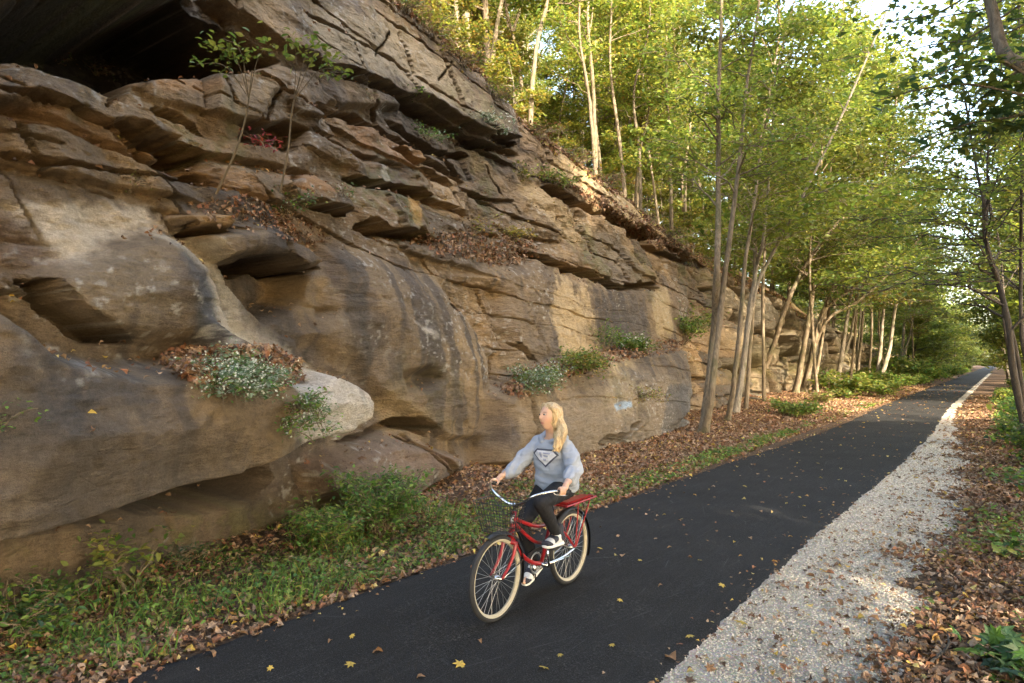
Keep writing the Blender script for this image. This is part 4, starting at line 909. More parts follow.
# loose stones of the shoulder
X, Y = sample(80000, PATH_R - .05, GRAVEL_R + .25, .8, 20, 1.9); X = X + path_shift(Y); n = len(X); g = np.random.default_rng(452)
stone = (np.array([(-.5, -.3, 0), (.4, -.45, 0), (.5, .35, 0), (-.35, .45, 0), (-.3, -.2, .45), (.25, -.25, .55), (.3, .2, .42), (-.2, .25, .5)]), [(4, 5, 6, 7), (0, 1, 5, 4), (1, 2, 6, 5), (2, 3, 7, 6), (3, 0, 4, 7)])
gc = np.array([.52, .465, .37]) * g.uniform(.55, 1.3, (n, 1)) * np.array([1, 1, 1]) + g.normal(0, .015, (n, 3))
M_stone = (lambda t: t.pbr(t.attr(), .95, 0, None, .2))(NT("limestone_chips"))
k = X < GRAVEL_R + path_shift(Y) - .15 + .25 * fbm(X * 2, Y * 2, 3, 454) + .15
tag(scatter("gravel", np.stack([X, Y, .012 + 0 * X], -1)[k], (np.array([0, 0, 1]) + g.normal(0, .25, (n, 3)))[k], g.uniform(0, 6.28, n)[k], ((.0065 + .0006 * Y) * g.uniform(.5, 1.9, n))[k], gc[k], [stone], np.zeros(k.sum(), int), M_stone), kind="stuff")
# verge: small broad leaves and grass blades
def cover(name, X, Y, size, names, weights, seed, shapes, tilt, lift, mat=M_plant):
    return litter(name, X, Y, ground_h(X, Y), size, names, weights, seed, tilt, lift, None, mat, shapes)
X, Y = sample(170000, -9.0, PATH_L + .02, 1.0, 40, 1.5); s = path_shift(Y); d = PATH_L + s - X; w = np.where(Y < 6.0, 2.3, np.where(Y < 9.5, 1.5, .62 + .3 * np.exp(-(Y - 9.5))))
n = fbm(X * 1.1, Y * 1.1, 3, 451)
den = sstep(-.02, .12, d) * (1 - sstep(w * .8, w * 1.25, d)) * sstep(-.25, .45, n + .10 + .38 * sstep(8.5, 10.5, Y) * (Y < 21)) * np.where(Y > 22, .55 * sstep(-.1, .4, fbm(X * .5, Y * .35, 2, 453)) + .15, 1.0)
den *= 1 - .65 * sstep(4.6, 3.2, Y) * sstep(.6, 1.4, d)
k = (rng.uniform(0, 1, len(X)) < den) & (X > cliff_base(Y) + .1)
Xa, Ya = X[k], Y[k]; h = np.random.default_rng(9).uniform(0, 1, len(Xa)) ** 1.5
hmax = .06 + .13 * sstep(-.1, .6, fbm(Xa * .8, Ya * .8, 3, 455)) + .22 * np.exp(-((Xa + 6.4) ** 2 + (Ya - 7.3) ** 2) / 1.0)
g9 = np.random.default_rng(10)
m = g9.uniform(0, 1, len(Xa)) < .72
o = scatter("ground_cover", np.stack([Xa, Ya, ground_h(Xa, Ya) + .01 + h * hmax], -1)[m], np.stack([g9.normal(0, .5, len(Xa)), g9.normal(0, .5, len(Xa)), np.ones(len(Xa))], -1)[m], g9.uniform(0, 6.28, m.sum()), ((.030 + .0018 * Ya) * g9.uniform(.6, 1.7, len(Xa)))[m],
            pal(g9, m.sum(), ['weed', 'green', 'yellow_green'], [.55, .15, .30]), [LEAF_OVAL, LEAF_SMALL], g9.integers(0, 2, m.sum()), M_plant); tag(o, kind="stuff")
m = ~m; n = m.sum(); az = g9.uniform(0, 6.28, n)
def blades(name, X, Y, Z, L, seed, names, weights=None, lean=.45, parent=None):
    g = np.random.default_rng(seed); n = len(X); az = g.uniform(0, 6.28, n)
    nr = np.stack([np.cos(az), np.sin(az), g.uniform(.1, lean * 1.6, n)], -1)     # blade face; its length runs upward
    x, y, z = frames(nr, np.zeros(n)); ang = np.arctan2(y[:, 2], x[:, 2]) + g.normal(0, .35, n)
    o = scatter(name, np.stack([X, Y, Z], -1), nr, ang, L * g.uniform(.5, 1.3, n), pal(g, n, names, weights), [GRASS], np.zeros(n, int), M_plant, parent)
    return o
tag(blades("grass", Xa[m], Ya[m], ground_h(Xa[m], Ya[m]) - .01, (.05 + hmax[m] * .8), 461, ['weed', 'yellow_green'], [.8, .2]), kind="stuff")
# thin green along the right edge of the woods floor
X, Y = sample(26000, -.75, 1.6, 6, 60, 1.2); k = rng.uniform(0, 1, len(X)) < sstep(.0, .5, fbm(X * .7, Y * .4, 3, 471) + .25 * sstep(12, 25, Y)) * sstep(-.7, -.1, X - path_shift(Y)) * .8
X, Y = X[k], Y[k]; g9 = np.random.default_rng(12); n = len(X)
o = scatter("ground_cover", np.stack([X, Y, ground_h(X, Y) + g9.uniform(.02, .2, n)], -1), np.stack([g9.normal(0, .5, n), g9.normal(0, .5, n), np.ones(n)], -1), g9.uniform(0, 6.28, n), (.05 + .002 * Y) * g9.uniform(.6, 1.5, n), pal(g9, n, ['weed', 'yellow_green', 'green']), [LEAF_OVAL], np.zeros(n, int), M_plant); tag(o, kind="stuff")

# the leaves on the asphalt near enough to tell apart
spots = [(460, 664, .10, 1), (378, 650, .09, 0), (350, 664, .08, 1), (212, 652, .10, 0), (544, 667, .07, 1), (330, 640, .05, 0), (352, 636, .05, 1), (620, 600, .06, 1), (722, 585, .07, 1), (640, 560, .05, 1), (735, 618, .06, 0), (741, 622, .11, 1), (670, 655, .13, 0), (690, 636, .07, 1),
         (745, 486, .07, 1), (680, 520, .05, 0), (715, 497, .05, 0), (766, 470, .06, 1), (800, 497, .05, 1), (826, 488, .06, 0), (818, 463, .08, 1), (855, 448, .05, 1), (700, 560, .05, 1), (660, 585, .05, 0), (600, 548, .06, 1), (612, 645, .05, 1), (480, 640, .05, 0), (420, 676, .06, 0), (270, 668, .05, 1), (560, 655, .05, 1)]
me_leaf = {}
for i, (x, y, s, ye) in enumerate(spots):
    if ye not in me_leaf:
        parts = []
        tv, tf = LEAF_LOBED if ye else LEAF_DRY[0]
        me_leaf[ye] = mesh_from("fallen_leaf", tv, None, [j for f in tf for j in f], [len(f) for f in tf], np.tile(np.array(PAL['litter_yellow' if ye else 'brown'][0]), (len(tv), 1)), False)
        me_leaf[ye].materials.append(M_dry)
    o = bpy.data.objects.new("fallen_leaf", me_leaf[ye]); col.objects.link(o); q = on_z(x, y, .05); o.location = tuple(q); o.scale = (s * 1.05,) * 3
    o.rotation_euler = (rng.normal(0, .2), rng.normal(0, .2), rng.uniform(0, 6.28))
    tag(o, "yellow lobed leaf lying on the black asphalt" if ye else "curled brown leaf lying on the black asphalt", "leaf", "single leaves lying on the asphalt")

# ------------------------------------------------------------------ single plants
def plant(name, label, base, palette, weights, stems, H, spread, leaves, leaf, seed, cat="plant", shapes=(LEAF_OVAL,), lean=(0, 0), flowers=0, fl_pal='white', fl_size=.03, group=None, twigs=3, droop=.3, thick=.07, mat=None, leafmat=None):
    T = Tree(seed, palette, weights, leaf, shapes); g = T.rng; base = np.array(base, float)
    for k in range(stems):
        az = g.uniform(0, 6.28); d = np.array([math.cos(az) * spread + lean[0], math.sin(az) * spread + lean[1], g.uniform(.6, 1.2)])
        T.branch(base + g.normal(0, .05, 3) * np.array([1, 1, 0]), d, H * g.uniform(.6, 1.15), .006 + .006 * H, int(leaves / stems), twigs, droop, thick * 1.4)
    if flowers: allP = np.concatenate(T.P)
    o = T.build(name, base, label, cat, group, mat or M_stem, leafmat or M_plant, "stems", "foliage")
    if flowers:
        # loose blossom clusters sit on the twigs
        q = allP[g.choice(len(allP), flowers)] - base + g.normal(0, .02, (flowers, 3)) + np.array([.03, -.02, .03])
        N = np.array([.6, -.5, .6]) + g.normal(0, .4, (flowers, 3))
        scatter("flowers", q, N, g.uniform(0, 6.28, flowers), fl_size * g.uniform(.7, 1.4, flowers), pal(g, flowers, fl_pal), [LEAF_LOBED], np.zeros(flowers, int), M_plant, o)['kind'] = 'stuff'
    return o
def rock_pt(x, y, back=0.0):
    l, n = cliff_hit(x, y); return l + n * back
plant("flowering_bush", "grey green bush of small white flowers hanging below the leaf filled pocket on the boulder", rock_pt(238, 386), ['grey_green', 'weed'], [.75, .25], 26, .62, .9, 2600, .050, 501, "bush", (LEAF_OVAL, LEAF_NARROW), (.55, -.35), 700, 'white', .021, droop=1.0, thick=.05)
plant("hanging_plant", "green plant trailing over the rounded nose of the boulder", rock_pt(300, 412), ['weed', 'grey_green', 'green'], [.5, .3, .2], 14, .60, .6, 900, .045, 502, "plant", (LEAF_OVAL,), (.35, -.2), 120, 'white', .022, droop=1.5, thick=.04)
plant("tall_grass_clump", "tallest dense green weed clump on the verge below the boulder", on_ground(378, 535), ['weed', 'green'], [.8, .2], 60, .80, .55, 4200, .060, 503, "grass clump", (LEAF_NARROW, LEAF_OVAL), (.0, 0), 0, thick=.06, droop=.25)
plant("tall_grass_clump", "second green weed clump left of the tallest one", on_ground(330, 548), ['weed', 'yellow_green'], [.7, .3], 36, .55, .6, 2200, .055, 504, "grass clump", (LEAF_NARROW, LEAF_OVAL), (.0, 0), 0, thick=.06, droop=.25)
plant("seedling_tree", "yellow green seedling at the foot of the undercut rock", on_ground(132, 592), ['yellow_green', 'weed'], [.7, .3], 5, .70, .5, 190, .075, 505, "sapling", (LEAF_OVAL,), (0, 0), thick=.06, droop=.2)
plant("fern", "dark green ferny plant under the overhang", on_ground(178, 568), ['dark'], None, 9, .34, .9, 260, .055, 506, "fern", (LEAF_NARROW,), (.2, 0), droop=.5)
plant("weed", "leafy dark weed at the lower left corner of the verge", on_ground(22, 640), ['dark', 'weed'], [.5, .5], 16, .45, .8, 520, .06, 507, "weed", (LEAF_OVAL,))
plant("weed", "sparse brown stemmed weed against the shelf of rock at the left", on_ground(60, 618), ['green', 'weed'], [.5, .5], 7, .5, .5, 150, .05, 508, "weed", (LEAF_OVAL,))
plant("hanging_plant", "small green sprig growing from the boulder at the left edge", rock_pt(4, 432), ['weed'], None, 6, .25, .8, 90, .045, 509, "plant", (LEAF_OVAL,), (.3, 0))
plant("flowering_bush", "white flowered bush on the rock directly behind the cyclist's head", rock_pt(536, 385), ['grey_green', 'green'], [.6, .4], 22, .75, .9, 1700, .060, 510, "bush", (LEAF_OVAL,), (.5, -.3), 200, 'white', .032, droop=.9, thick=.07)
plant("bush", "yellow and green bush beside the white flowered one on the rock", rock_pt(578, 372), ['weed', 'gold', 'yellow_green'], [.4, .35, .25], 22, .85, .8, 1500, .075, 511, "bush", (LEAF_OVAL,), (.5, -.2), droop=.8, thick=.08)
plant("bush", "bright green bush at the right end of the leafy rock shelf", rock_pt(628, 352), ['weed', 'green'], [.8, .2], 18, .75, .8, 1100, .08, 512, "bush", (LEAF_OVAL,), (.4, -.2), 60, 'white', .05, droop=.7, thick=.08)
plant("bush", "tuft of leaves on top of the rock shelf between cream and dark stains", rock_pt(606, 352), ['green', 'weed'], [.5, .5], 9, .9, .5, 330, .07, 513, "bush", (LEAF_OVAL,), (.1, 0), thick=.07)
plant("hanging_plant", "straggling brown and yellow plant on the split rock by the path", rock_pt(640, 398), ['brown', 'gold', 'yellow_green'], [.5, .25, .25], 12, .7, .9, 420, .06, 514, "plant", (LEAF_OVAL,), (.4, -.1), droop=.9)
plant("bush", "light green sapling growing out at the end of the smooth cliff", rock_pt(684, 345), ['yellow_green', 'weed'], [.6, .4], 14, 1.5, .5, 800, .12, 515, "bush", (LEAF_OVAL,), (.35, -.1), droop=.3, thick=.12)
plant("bush", "round bright green bush at the foot of the dark leaning tree", on_ground(794, 418), ['yellow_green', 'weed'], [.5, .5], 26, .95, 1.0, 1500, .11, 516, "bush", (LEAF_OVAL,), droop=.35, thick=.10)
plant("bush", "drab olive bush right behind the round bright green one", on_ground(822, 404), ['green', 'brown'], [.6, .4], 16, .9, .9, 600, .11, 517, "bush", (LEAF_OVAL,), droop=.35, thick=.10)
plant("broad_leaf_plant", "broad lobed dark green plant at the lower right corner", on_ground(1012, 668), ['dark', 'weed'], [.7, .3], 8, .34, .9, 50, .17, 518, "plant", (LEAF_LOBED,), (-.3, 0), thick=.05)
plant("broad_leaf_plant", "small light green plant among brown leaves at the right edge", on_ground(1020, 556), ['weed'], None, 6, .3, .9, 40, .12, 519, "plant", (LEAF_LOBED,), (-.2, 0), thick=.05)
# saplings and weeds that root in the cliff
def cliff_sapling(seed, label, stem_px, twigs, n, leaf, palette, fallback=9.0, out=.25):
    T = Tree(seed, palette, None, leaf, (LEAF_OVAL,)); l, nn = cliff_hit(*stem_px[0]); d0 = float(np.dot(l - np.array([0, 0, CAMZ]), cF)) - .05
    pts = np.array([at_depth(x, y, d0 - out * i * .55) for i, (x, y) in enumerate(stem_px)]); p = smooth_line(pts, 18); T.t.add(p, np.linspace(.016, .006, 18), 6)
    for tw in twigs:
        q = smooth_line(np.array([p[-5]] + [at_depth(x, y, d0 - out * len(stem_px) * .55 - .05 * j) for j, (x, y) in enumerate(tw)]), 10); T.t.add(q, np.linspace(.006, .002, 10), 4); T.spray(q[3:], n, .07, .06)
    return T.build("cliff_sapling", l, label, "sapling", "saplings rooted in the cliff", M_stem, M_plant, "stem", "foliage")
cliff_sapling(531, "left of two bare saplings rooted in the cliff with pale green leaves on top", [(216, 194), (236, 150), (247, 110), (252, 70)], [[(235, 58), (205, 40)], [(225, 66), (196, 64)], [(258, 58), (275, 42)], [(240, 50), (222, 38)]], 26, .085, ['yellow_green'])
cliff_sapling(532, "right of two bare saplings rooted in the cliff with lime leaves on top", [(280, 192), (288, 150), (292, 110), (300, 78)], [[(296, 55), (290, 38)], [(315, 55), (335, 52)], [(320, 70), (345, 72)], [(308, 48), (320, 42)]], 26, .085, ['yellow_green'])
plant("weed", "leafy weeds with a few red leaves on the middle rock shelf", rock_pt(285, 214), ['weed', 'grey_green', 'brown'], [.5, .25, .25], 16, .45, 1.0, 520, .045, 533, "weed", (LEAF_OVAL,), (.3, 0))
plant("weed", "sprig of dark red leaves below the left sapling", rock_pt(256, 150), ['red'], None, 5, .35, .9, 90, .05, 534, "weed", (LEAF_OVAL,), (.3, 0))
plant("weed", "dry grassy tuft above the cream coloured patch of rock", rock_pt(128, 194), ['brown', 'yellow_green'], [.7, .3], 14, .3, .8, 180, .04, 535, "weed", (LEAF_NARROW,), (.2, 0))
plant("weed", "pale white flowered weed on the ledge under the top slab", rock_pt(492, 134), ['grey_green', 'white'], [.5, .5], 14, .75, .9, 420, .07, 536, "weed", (LEAF_OVAL,), (.3, 0), droop=.6)
plant("weed", "grey green weed hanging from the ledge left of the flowered one", rock_pt(425, 140), ['grey_green', 'weed'], [.6, .4], 12, .6, .9, 300, .06, 537, "weed", (LEAF_OVAL,), (.3, 0), droop=.8)
plant("weed", "green weed in the crack under the sloping top slab", rock_pt(402, 98), ['weed'], None, 8, .4, .9, 150, .055, 538, "weed", (LEAF_OVAL,), (.3, 0), droop=.6)
plant("weed", "patch of yellow leaves on the ochre rock in the middle of the cliff", rock_pt(512, 238), ['gold', 'litter_yellow'], [.5, .5], 12, .5, 1.0, 260, .08, 539, "weed", (LEAF_OVAL,), (.3, 0), droop=.6)
plant("weed", "upper patch of yellow leaves below the cliff edge", rock_pt(520, 180), ['gold', 'yellow_green'], [.5, .5], 12, .6, 1.0, 220, .09, 540, "weed", (LEAF_OVAL,), (.3, 0), droop=.6)
plant("weed", "olive bush spilling over the ledge right of the ochre slope", rock_pt(555, 188), ['green', 'yellow_green', 'brown'], [.4, .3, .3], 16, 1.0, .9, 500, .10, 541, "weed", (LEAF_OVAL,), (.4, 0), droop=.7)
for i, (x, y, l) in enumerate(((330, 80, "little green tuft beside the right sapling on the cliff"), (370, 104, "small grey green tuft on the block right of the saplings"), (52, 62, "wisp of grass on the left rim of the dark recess"), (95, 76, "second wisp of grass on the rim of the dark recess"), (340, 196, "green tuft at the right end of the middle rock shelf"), (470, 236, "brown dry weeds along the ledge over the smooth face"))):
    plant("weed", l, rock_pt(x, y), ['weed', 'grey_green', 'brown'] if i < 5 else ['brown', 'gold'], None, 8, .3 if i < 5 else .7, .9, 90 if i < 5 else 260, .045 if i < 5 else .08, 545 + i, "weed", (LEAF_OVAL, LEAF_NARROW), (.3, 0), droop=.5)
for i, (x, y, l) in enumerate(((404, 14, "topmost brush hanging over the rim of the top slab"), (432, 40, "dry brush on the rim above the sloping slab"), (462, 66, "straw coloured brush at mid rim of the top slab"), (494, 100, "twiggy green brush low on the rim of the top slab"), (540, 140, "olive brush at the lower tip of the top slab"), (576, 164, "ochre brush on the rim left of the thick pale trunk"), (606, 186, "brown brush below the thick pale trunk"), (640, 210, "leafy brush on the rim right of the thick pale trunk"), (668, 238, "lowest brush on the rim beside the twin stemmed tree"))):
    p_, _n = cliff_hit(x, y)
    if p_ is None: p_ = on_hill(x, y)
    plant("brush", l, p_, ['brown', 'yellow_green', 'green'], [.45, .35, .2] if i % 2 else [.6, .25, .15], 18, .9, .9, 520, .085, 560 + i, "bush", (LEAF_OVAL, LEAF_NARROW), (.3, -.1), droop=.8, group="brush along the rim of the cliff")
# fallen sticks on the right
for i, (a, b, l) in enumerate((((952, 612), (962, 590), "bent dead stick lying on brown leaves at the right"), ((930, 668), (948, 640), "straight dead stick lying near the lower right corner"))):
    T = Tubes(); p0, p1 = on_ground(*a), on_ground(*b); m = (p0 + p1) / 2 + np.array([.05, .02, .02]); q = smooth_line([p0 + (0, 0, .03), m + (0, 0, .03), p1 + (0, 0, .04)], 9); T.add(q - q[4], np.linspace(.012, .006, 9), 6)
    o = T.build("dead_stick", M_dark, caps=True); o.location = tuple(q[4]); tag(o, l, "stick")
# ------------------------------------------------------------------ bicycle (x forward, y to its left, z up; origin under the rear hub)
BIKE = (-3.30, 5.48, .036); BRZ = R(-90)
M_red = simple("red_paint", (.26, .012, .016), .28, 0, 40, .12); M_chrome = simple("chrome", (.62, .62, .61), .22, 1.0, 30, .1)
M_rubber = simple("black_rubber", (.016, .016, .017), .75, 0, 80, .3, .3); M_cream = simple("cream_rubber", (.40, .36, .27), .6, 0, 30, .15)
M_black = simple("black_metal", (.018, .018, .019), .4, 0, 40, .2); M_steel = simple("steel", (.42, .42, .42), .35, .9, 60, .15)
M_white = simple("white_enamel", (.7, .7, .68), .4)
bike = empty("bicycle", BIKE, BRZ, "red cruiser bicycle with cream tyre walls, wire basket and rear rack ridden on the asphalt", "bicycle")
def torus(name, c, Rm, r, mat, parent, seg=64, sides=10, flat=1.0):
    th = np.linspace(0, 2 * math.pi, seg, endpoint=False)[:, None]; ph = np.linspace(0, 2 * math.pi, sides, endpoint=False)[None]
    rr = Rm + r * np.cos(ph); V = np.stack([c[0] + rr * np.cos(th), c[1] + flat * r * np.sin(ph) + 0 * th, c[2] + rr * np.sin(th)], -1).reshape(-1, 3)
    i = np.arange(seg)[:, None]; j = np.arange(sides)[None]
    F = np.stack([i * sides + j, i * sides + (j + 1) % sides, ((i + 1) % seg) * sides + (j + 1) % sides, ((i + 1) % seg) * sides + j], -1).reshape(-1, 4)
    return link(name, mesh_from(name, V, F), mat, parent)
def arc(c, Rm, a0, a1, n=24, y=0.0):
    a = np.radians(np.linspace(a0, a1, n)); return np.stack([c[0] + Rm * np.cos(a), c[1] + y + 0 * a, c[2] + Rm * np.sin(a)], -1)
def fender(name, c, Rm, a0, a1, w, mat):
    a = np.radians(np.linspace(a0, a1, 30)); ps = np.radians(np.linspace(-75, 75, 9)); V = []
    for lay in (0, .003):
        for t_ in a:
            for p_ in ps:
                rr = Rm - w * (1 - math.cos(p_)) * .75 - lay; V.append((c[0] + rr * math.cos(t_), w * math.sin(p_) * (1 - lay * 8), c[2] + rr * math.sin(t_)))
    n = 30 * 9; F = grid_faces(30, 9); F = np.concatenate([F, F[:, ::-1] + n])
    return link(name, mesh_from(name, np.array(V), F), mat, bike)
for c in ((0, 0, .335), (1.12, 0, .335)):
    g = np.random.default_rng(int(c[0] * 10) + 3)
    wheel = torus("wheel", c, .290, .011, M_cream, bike, 64, 8, 1.3)              # the rim
    torus("tyre", c, .312, .023, M_rubber, wheel, 72, 12, 1.05)
    for s in (-1, 1): torus("sidewall", (c[0], s * .017, c[2]), .299, .0085, M_cream, wheel, 72, 8, .62)
    T = Tubes()
    for k in range(32):
        a = 2 * math.pi * k / 32; b = a + (.5 if k % 4 < 2 else -.5); s = -1 if k % 2 else 1
        T.add([(c[0] + .022 * math.cos(b), s * .03, c[2] + .022 * math.sin(b)), (c[0] + .283 * math.cos(a), 0, c[2] + .283 * math.sin(a))], .0016, 4)
    T.build("spokes", M_steel, wheel)
    Tubes().add([(c[0], -.055, c[2]), (c[0], -.034, c[2]), (c[0], -.03, c[2]), (c[0], .03, c[2]), (c[0], .034, c[2]), (c[0], .055, c[2])], [.012, .012, .026, .026, .012, .012], 14).build("hub", M_chrome, wheel, True)
F = Tubes()
F.add([(.862, 0, .815), (.930, 0, .595)], .023, 12)
F.add(smooth_line([(.875, 0, .765), (.74, 0, .70), (.52, 0, .625), (.30, 0, .615)], 16), .0165, 10)
F.add(smooth_line([(.885, 0, .735), (.74, 0, .615), (.56, 0, .50), (.38, 0, .455)], 16), .0155, 10)
F.add(smooth_line([(.918, 0, .635), (.80, 0, .47), (.64, 0, .35), (.47, 0, .29)], 16), .0185, 10)
F.add([(.28, 0, .70), (.47, 0, .29)], .0165, 10)
for s in (-1, 1): F.add(smooth_line([(.31, s * .018, .61), (.16, s * .05, .50), (0, s * .062, .335)], 12), .010, 8)
F.build("frame", M_red, bike, True)
S = Tubes()
for s in (-1, 1): S.add(smooth_line([(.47, s * .035, .29), (.22, s * .055, .295), (0, s * .064, .335)], 12), .0105, 8)
S.build("chain_stays", M_chrome, bike, True)
K = Tubes().add([(.935, -.068, .575), (.94, 0, .585), (.935, .068, .575)], .019, 10)
for s in (-1, 1):
    K.add(smooth_line([(.935, s * .062, .58), (.965, s * .062, .50), (1.03, s * .06, .415), (1.12, s * .058, .335)], 16), np.linspace(.0165, .011, 16), 10)
K.build("fork", M_red, bike, True)
H = Tubes().add(smooth_line([(.60, -.345, .965), (.68, -.335, .985), (.79, -.315, 1.0), (.90, -.20, .965), (.89, -.07, .885), (.872, 0, .872), (.89, .07, .885), (.90, .20, .965), (.79, .315, 1.0), (.68, .335, .985), (.60, .345, .965)], 60), .0105, 10)
hb = H.build("handlebar", M_chrome, bike, True)
for s in (-1, 1): Tubes().add([(.592, s * .3465, .9635), (.66, s * .338, .981), (.735, s * .327, .995)], [.016, .0165, .016], 10).build("grip", M_rubber, hb, True)
Tubes().add([(.862, 0, .81), (.855, 0, .835), (.862, 0, .865), (.884, 0, .872)], [.014, .014, .016, .018], 10).build("stem", M_chrome, bike, True)
Tubes().add([(.893, -.0, .79), (.912, 0, .725)], [.016, .012], 8).build("head_badge", M_white, bike, True)
sp_ = Tubes().add([(.285, 0, .69), (.255, 0, .86)], .0125, 10).build("seat_post", M_chrome, bike, True)
# saddle
U = np.linspace(0, 1, 16); sec = np.linspace(0, 2 * math.pi, 14, endpoint=False); V = []
for u in U:
    x = .10 + .30 * u; w = .115 * (1 - sstep(.25, .75, u)) + .028; w *= math.sin(math.pi * min(1, .12 + u * 1.6) / 2) if u < .5 else 1; w *= math.sqrt(max(.02, 1 - max(0, (u - .9) / .1) ** 2))
    for q in sec: V.append((x, w * math.cos(q), .885 + .035 * math.sin(q) - .015 * (u - .3) ** 2))
V = np.array(V); n = 14; Fq = [(i * n + j, i * n + (j + 1) % n, (i + 1) * n + (j + 1) % n, (i + 1) * n + j) for i in range(15) for j in range(n)]
link("saddle", mesh_from("saddle", V, None, [v for f in Fq for v in f] + list(range(n))[::-1] + list(range(15 * n, 16 * n)), [4] * len(Fq) + [n, n]), M_black, bike)
fender("rear_fender", (0, 0, .335), .368, 12, 205, .034, M_black); fender("front_fender", (1.12, 0, .335), .366, 70, 200, .034, M_black)
for q in ([(0, .066, .335), (-.20, .036, .62)], [(0, -.066, .335), (-.20, -.036, .62)], [(1.12, .062, .335), (.79, .035, .41)], [(1.12, -.062, .335), (.79, -.035, .41)]):
    Tubes().add(q, .0045, 6).build("fender_strut", M_chrome, bike, True)
# rack
rk = Tubes()
ring = [(.14, -.05, .735), (.12, -.07, .737), (-.34, -.075, .745), (-.37, -.05, .746), (-.37, .05, .746), (-.34, .075, .745), (.12, .07, .737), (.14, .05, .735), (.14, -.05, .735)]
rk.add(smooth_line(ring, 60), .009, 8)
for y_ in (-.03, .03): rk.add([(.13, y_, .737), (-.37, y_, .747)], .0075, 6)
for x_ in (.02, -.12, -.26): rk.add([(x_, -.07, .741), (x_, .07, .741)], .007, 6)
rack = rk.build("rear_rack", M_red, bike, True)
bm = bmesh.new(); bmesh.ops.create_cube(bm, size=1.0)
for v in bm.verts: v.co = Vector((-.11 + v.co.x * .46, v.co.y * .125 * (1 if v.co.z > 0 else .8), .752 + v.co.z * .026))
bmesh.ops.bevel(bm, geom=bm.edges[:], offset=.008, segments=2, affect='EDGES'); me = bpy.data.meshes.new("rack_top"); bm.to_mesh(me); bm.free(); link("rack_top", me, M_red, rack)
st = Tubes()
for s in (-1, 1): st.add([(-.05, s * .072, .735), (0, s * .068, .345)], .0075, 6); st.add([(-.27, s * .072, .74), (-.01, s * .07, .35)], .0075, 6)
st.build("rack_struts", M_red, rack)
bm = bmesh.new(); bmesh.ops.create_uvsphere(bm, u_segments=14, v_segments=8, radius=.026)
for v in bm.verts: v.co = Vector((-.385 + v.co.x * .5, v.co.y, .735 + v.co.z))
me = bpy.data.meshes.new("reflector"); bm.to_mesh(me); bm.free(); link("reflector", me, M_red, bike)
# basket of black wire
B = Tubes()
def bring(z, k):
    x0, x1, w = .955 - .0 * k, 1.17 + .05 * k, .13 + .05 * k
    return np.array([(x0, -w, z), (x1 - .03, -w, z), (x1, -w + .03, z), (x1, w - .03, z), (x1 - .03, w, z), (x0, w, z), (x0, -w, z)])
for k in np.linspace(0, 1, 6): B.add(bring(.70 + .235 * k, k), .0042 if k in (0, 1) else .0026, 5)
def along(r, u):
    d = np.linalg.norm(np.diff(r, axis=0), axis=1).cumsum(); d = np.concatenate([[0], d]) / d[-1]; return np.array([np.interp(u, d, r[:, i]) for i in range(3)])
for u in np.linspace(0, 1, 36, endpoint=False): B.add([along(bring(.70, 0), u), along(bring(.935, 1), u)], .0024, 4)
for y_ in np.linspace(-.11, .11, 7): B.add([(.955, y_, .70), (1.17, y_, .70)], .0024, 4)
B.add([(.955, .03, .80), (.885, .015, .80)], .006, 5).add([(.955, -.03, .80), (.885, -.015, .80)], .006, 5)
B.build("basket", M_black, bike)
# cranks, pedals, chainring
cr = Tubes().add([(.47, -.075, .29), (.47, .075, .29)], .02, 12).add([(.47, .078, .29), (.505, .085, .455)], [.013, .010], 8).add([(.47, -.078, .29), (.435, -.085, .125)], [.013, .010], 8).build("crankset", M_chrome, bike, True)
torus("chainring", (.47, -.055, .29), .085, .009, M_steel, cr, 36, 6, .5)
Tubes().add(smooth_line([(.47, -.055, .376), (.2, -.055, .383), (0, -.055, .375)], 8), .005, 5).add(smooth_line([(.47, -.055, .204), (.2, -.055, .26), (0, -.055, .295)], 8), .005, 5).build("chain", M_black, bike)
cg = []
for (x_, z_) in ((.60, .33), (.56, .385), (.47, .405), (.2, .41), (.0, .40), (-.04, .37), (.0, .365), (.2, .37), (.46, .365), (.53, .34), (.56, .31)): cg.append((x_, z_))
bm = bmesh.new(); vs_ = [bm.verts.new((x_, -.075, z_)) for x_, z_ in cg]; f = bm.faces.new(vs_); ex = bmesh.ops.extrude_face_region(bm, geom=[f])
for v in ex['geom']:
    if isinstance(v, bmesh.types.BMVert): v.co.y += .01
me = bpy.data.meshes.new("chain_guard"); bm.to_mesh(me); bm.free(); link("chain_guard", me, M_black, bike)
for (px_, py_, pz_) in ((.505, .135, .458), (.435, -.135, .122)):
    bm = bmesh.new(); bmesh.ops.create_cube(bm, size=1)
    for v in bm.verts: v.co = Vector((px_ + v.co.x * .085, py_ + v.co.y * .085, pz_ + v.co.z * .024))
    bmesh.ops.bevel(bm, geom=bm.edges[:], offset=.006, segments=2, affect='EDGES'); me = bpy.data.meshes.new("pedal"); bm.to_mesh(me); bm.free(); link("pedal", me, M_rubber, bike)

Cb = Tubes()
Cb.add(smooth_line([(.80, .30, 1.0), (.93, .16, .93), (.955, .03, .83), (.90, .028, .72), (.78, .022, .56)], 20), .0035, 5); cab = Cb.build("brake_cable", M_black, bike)
Tubes().add(smooth_line([(.80, -.30, 1.0), (.94, -.16, .92), (.965, -.03, .80), (.96, -.03, .64)], 20), .0035, 5).build("brake_cable", M_black, bike)
for s in (-1, 1): Tubes().add(smooth_line([(.775, s * .318, .995), (.76, s * .335, .972), (.66, s * .372, .952)], 10), .0055, 6).build("brake_lever", M_chrome, bike, True)
Tubes().add([(.42, .045, .285), (.16, .10, .30)], .0075, 6).build("kickstand", M_chrome, bike, True)
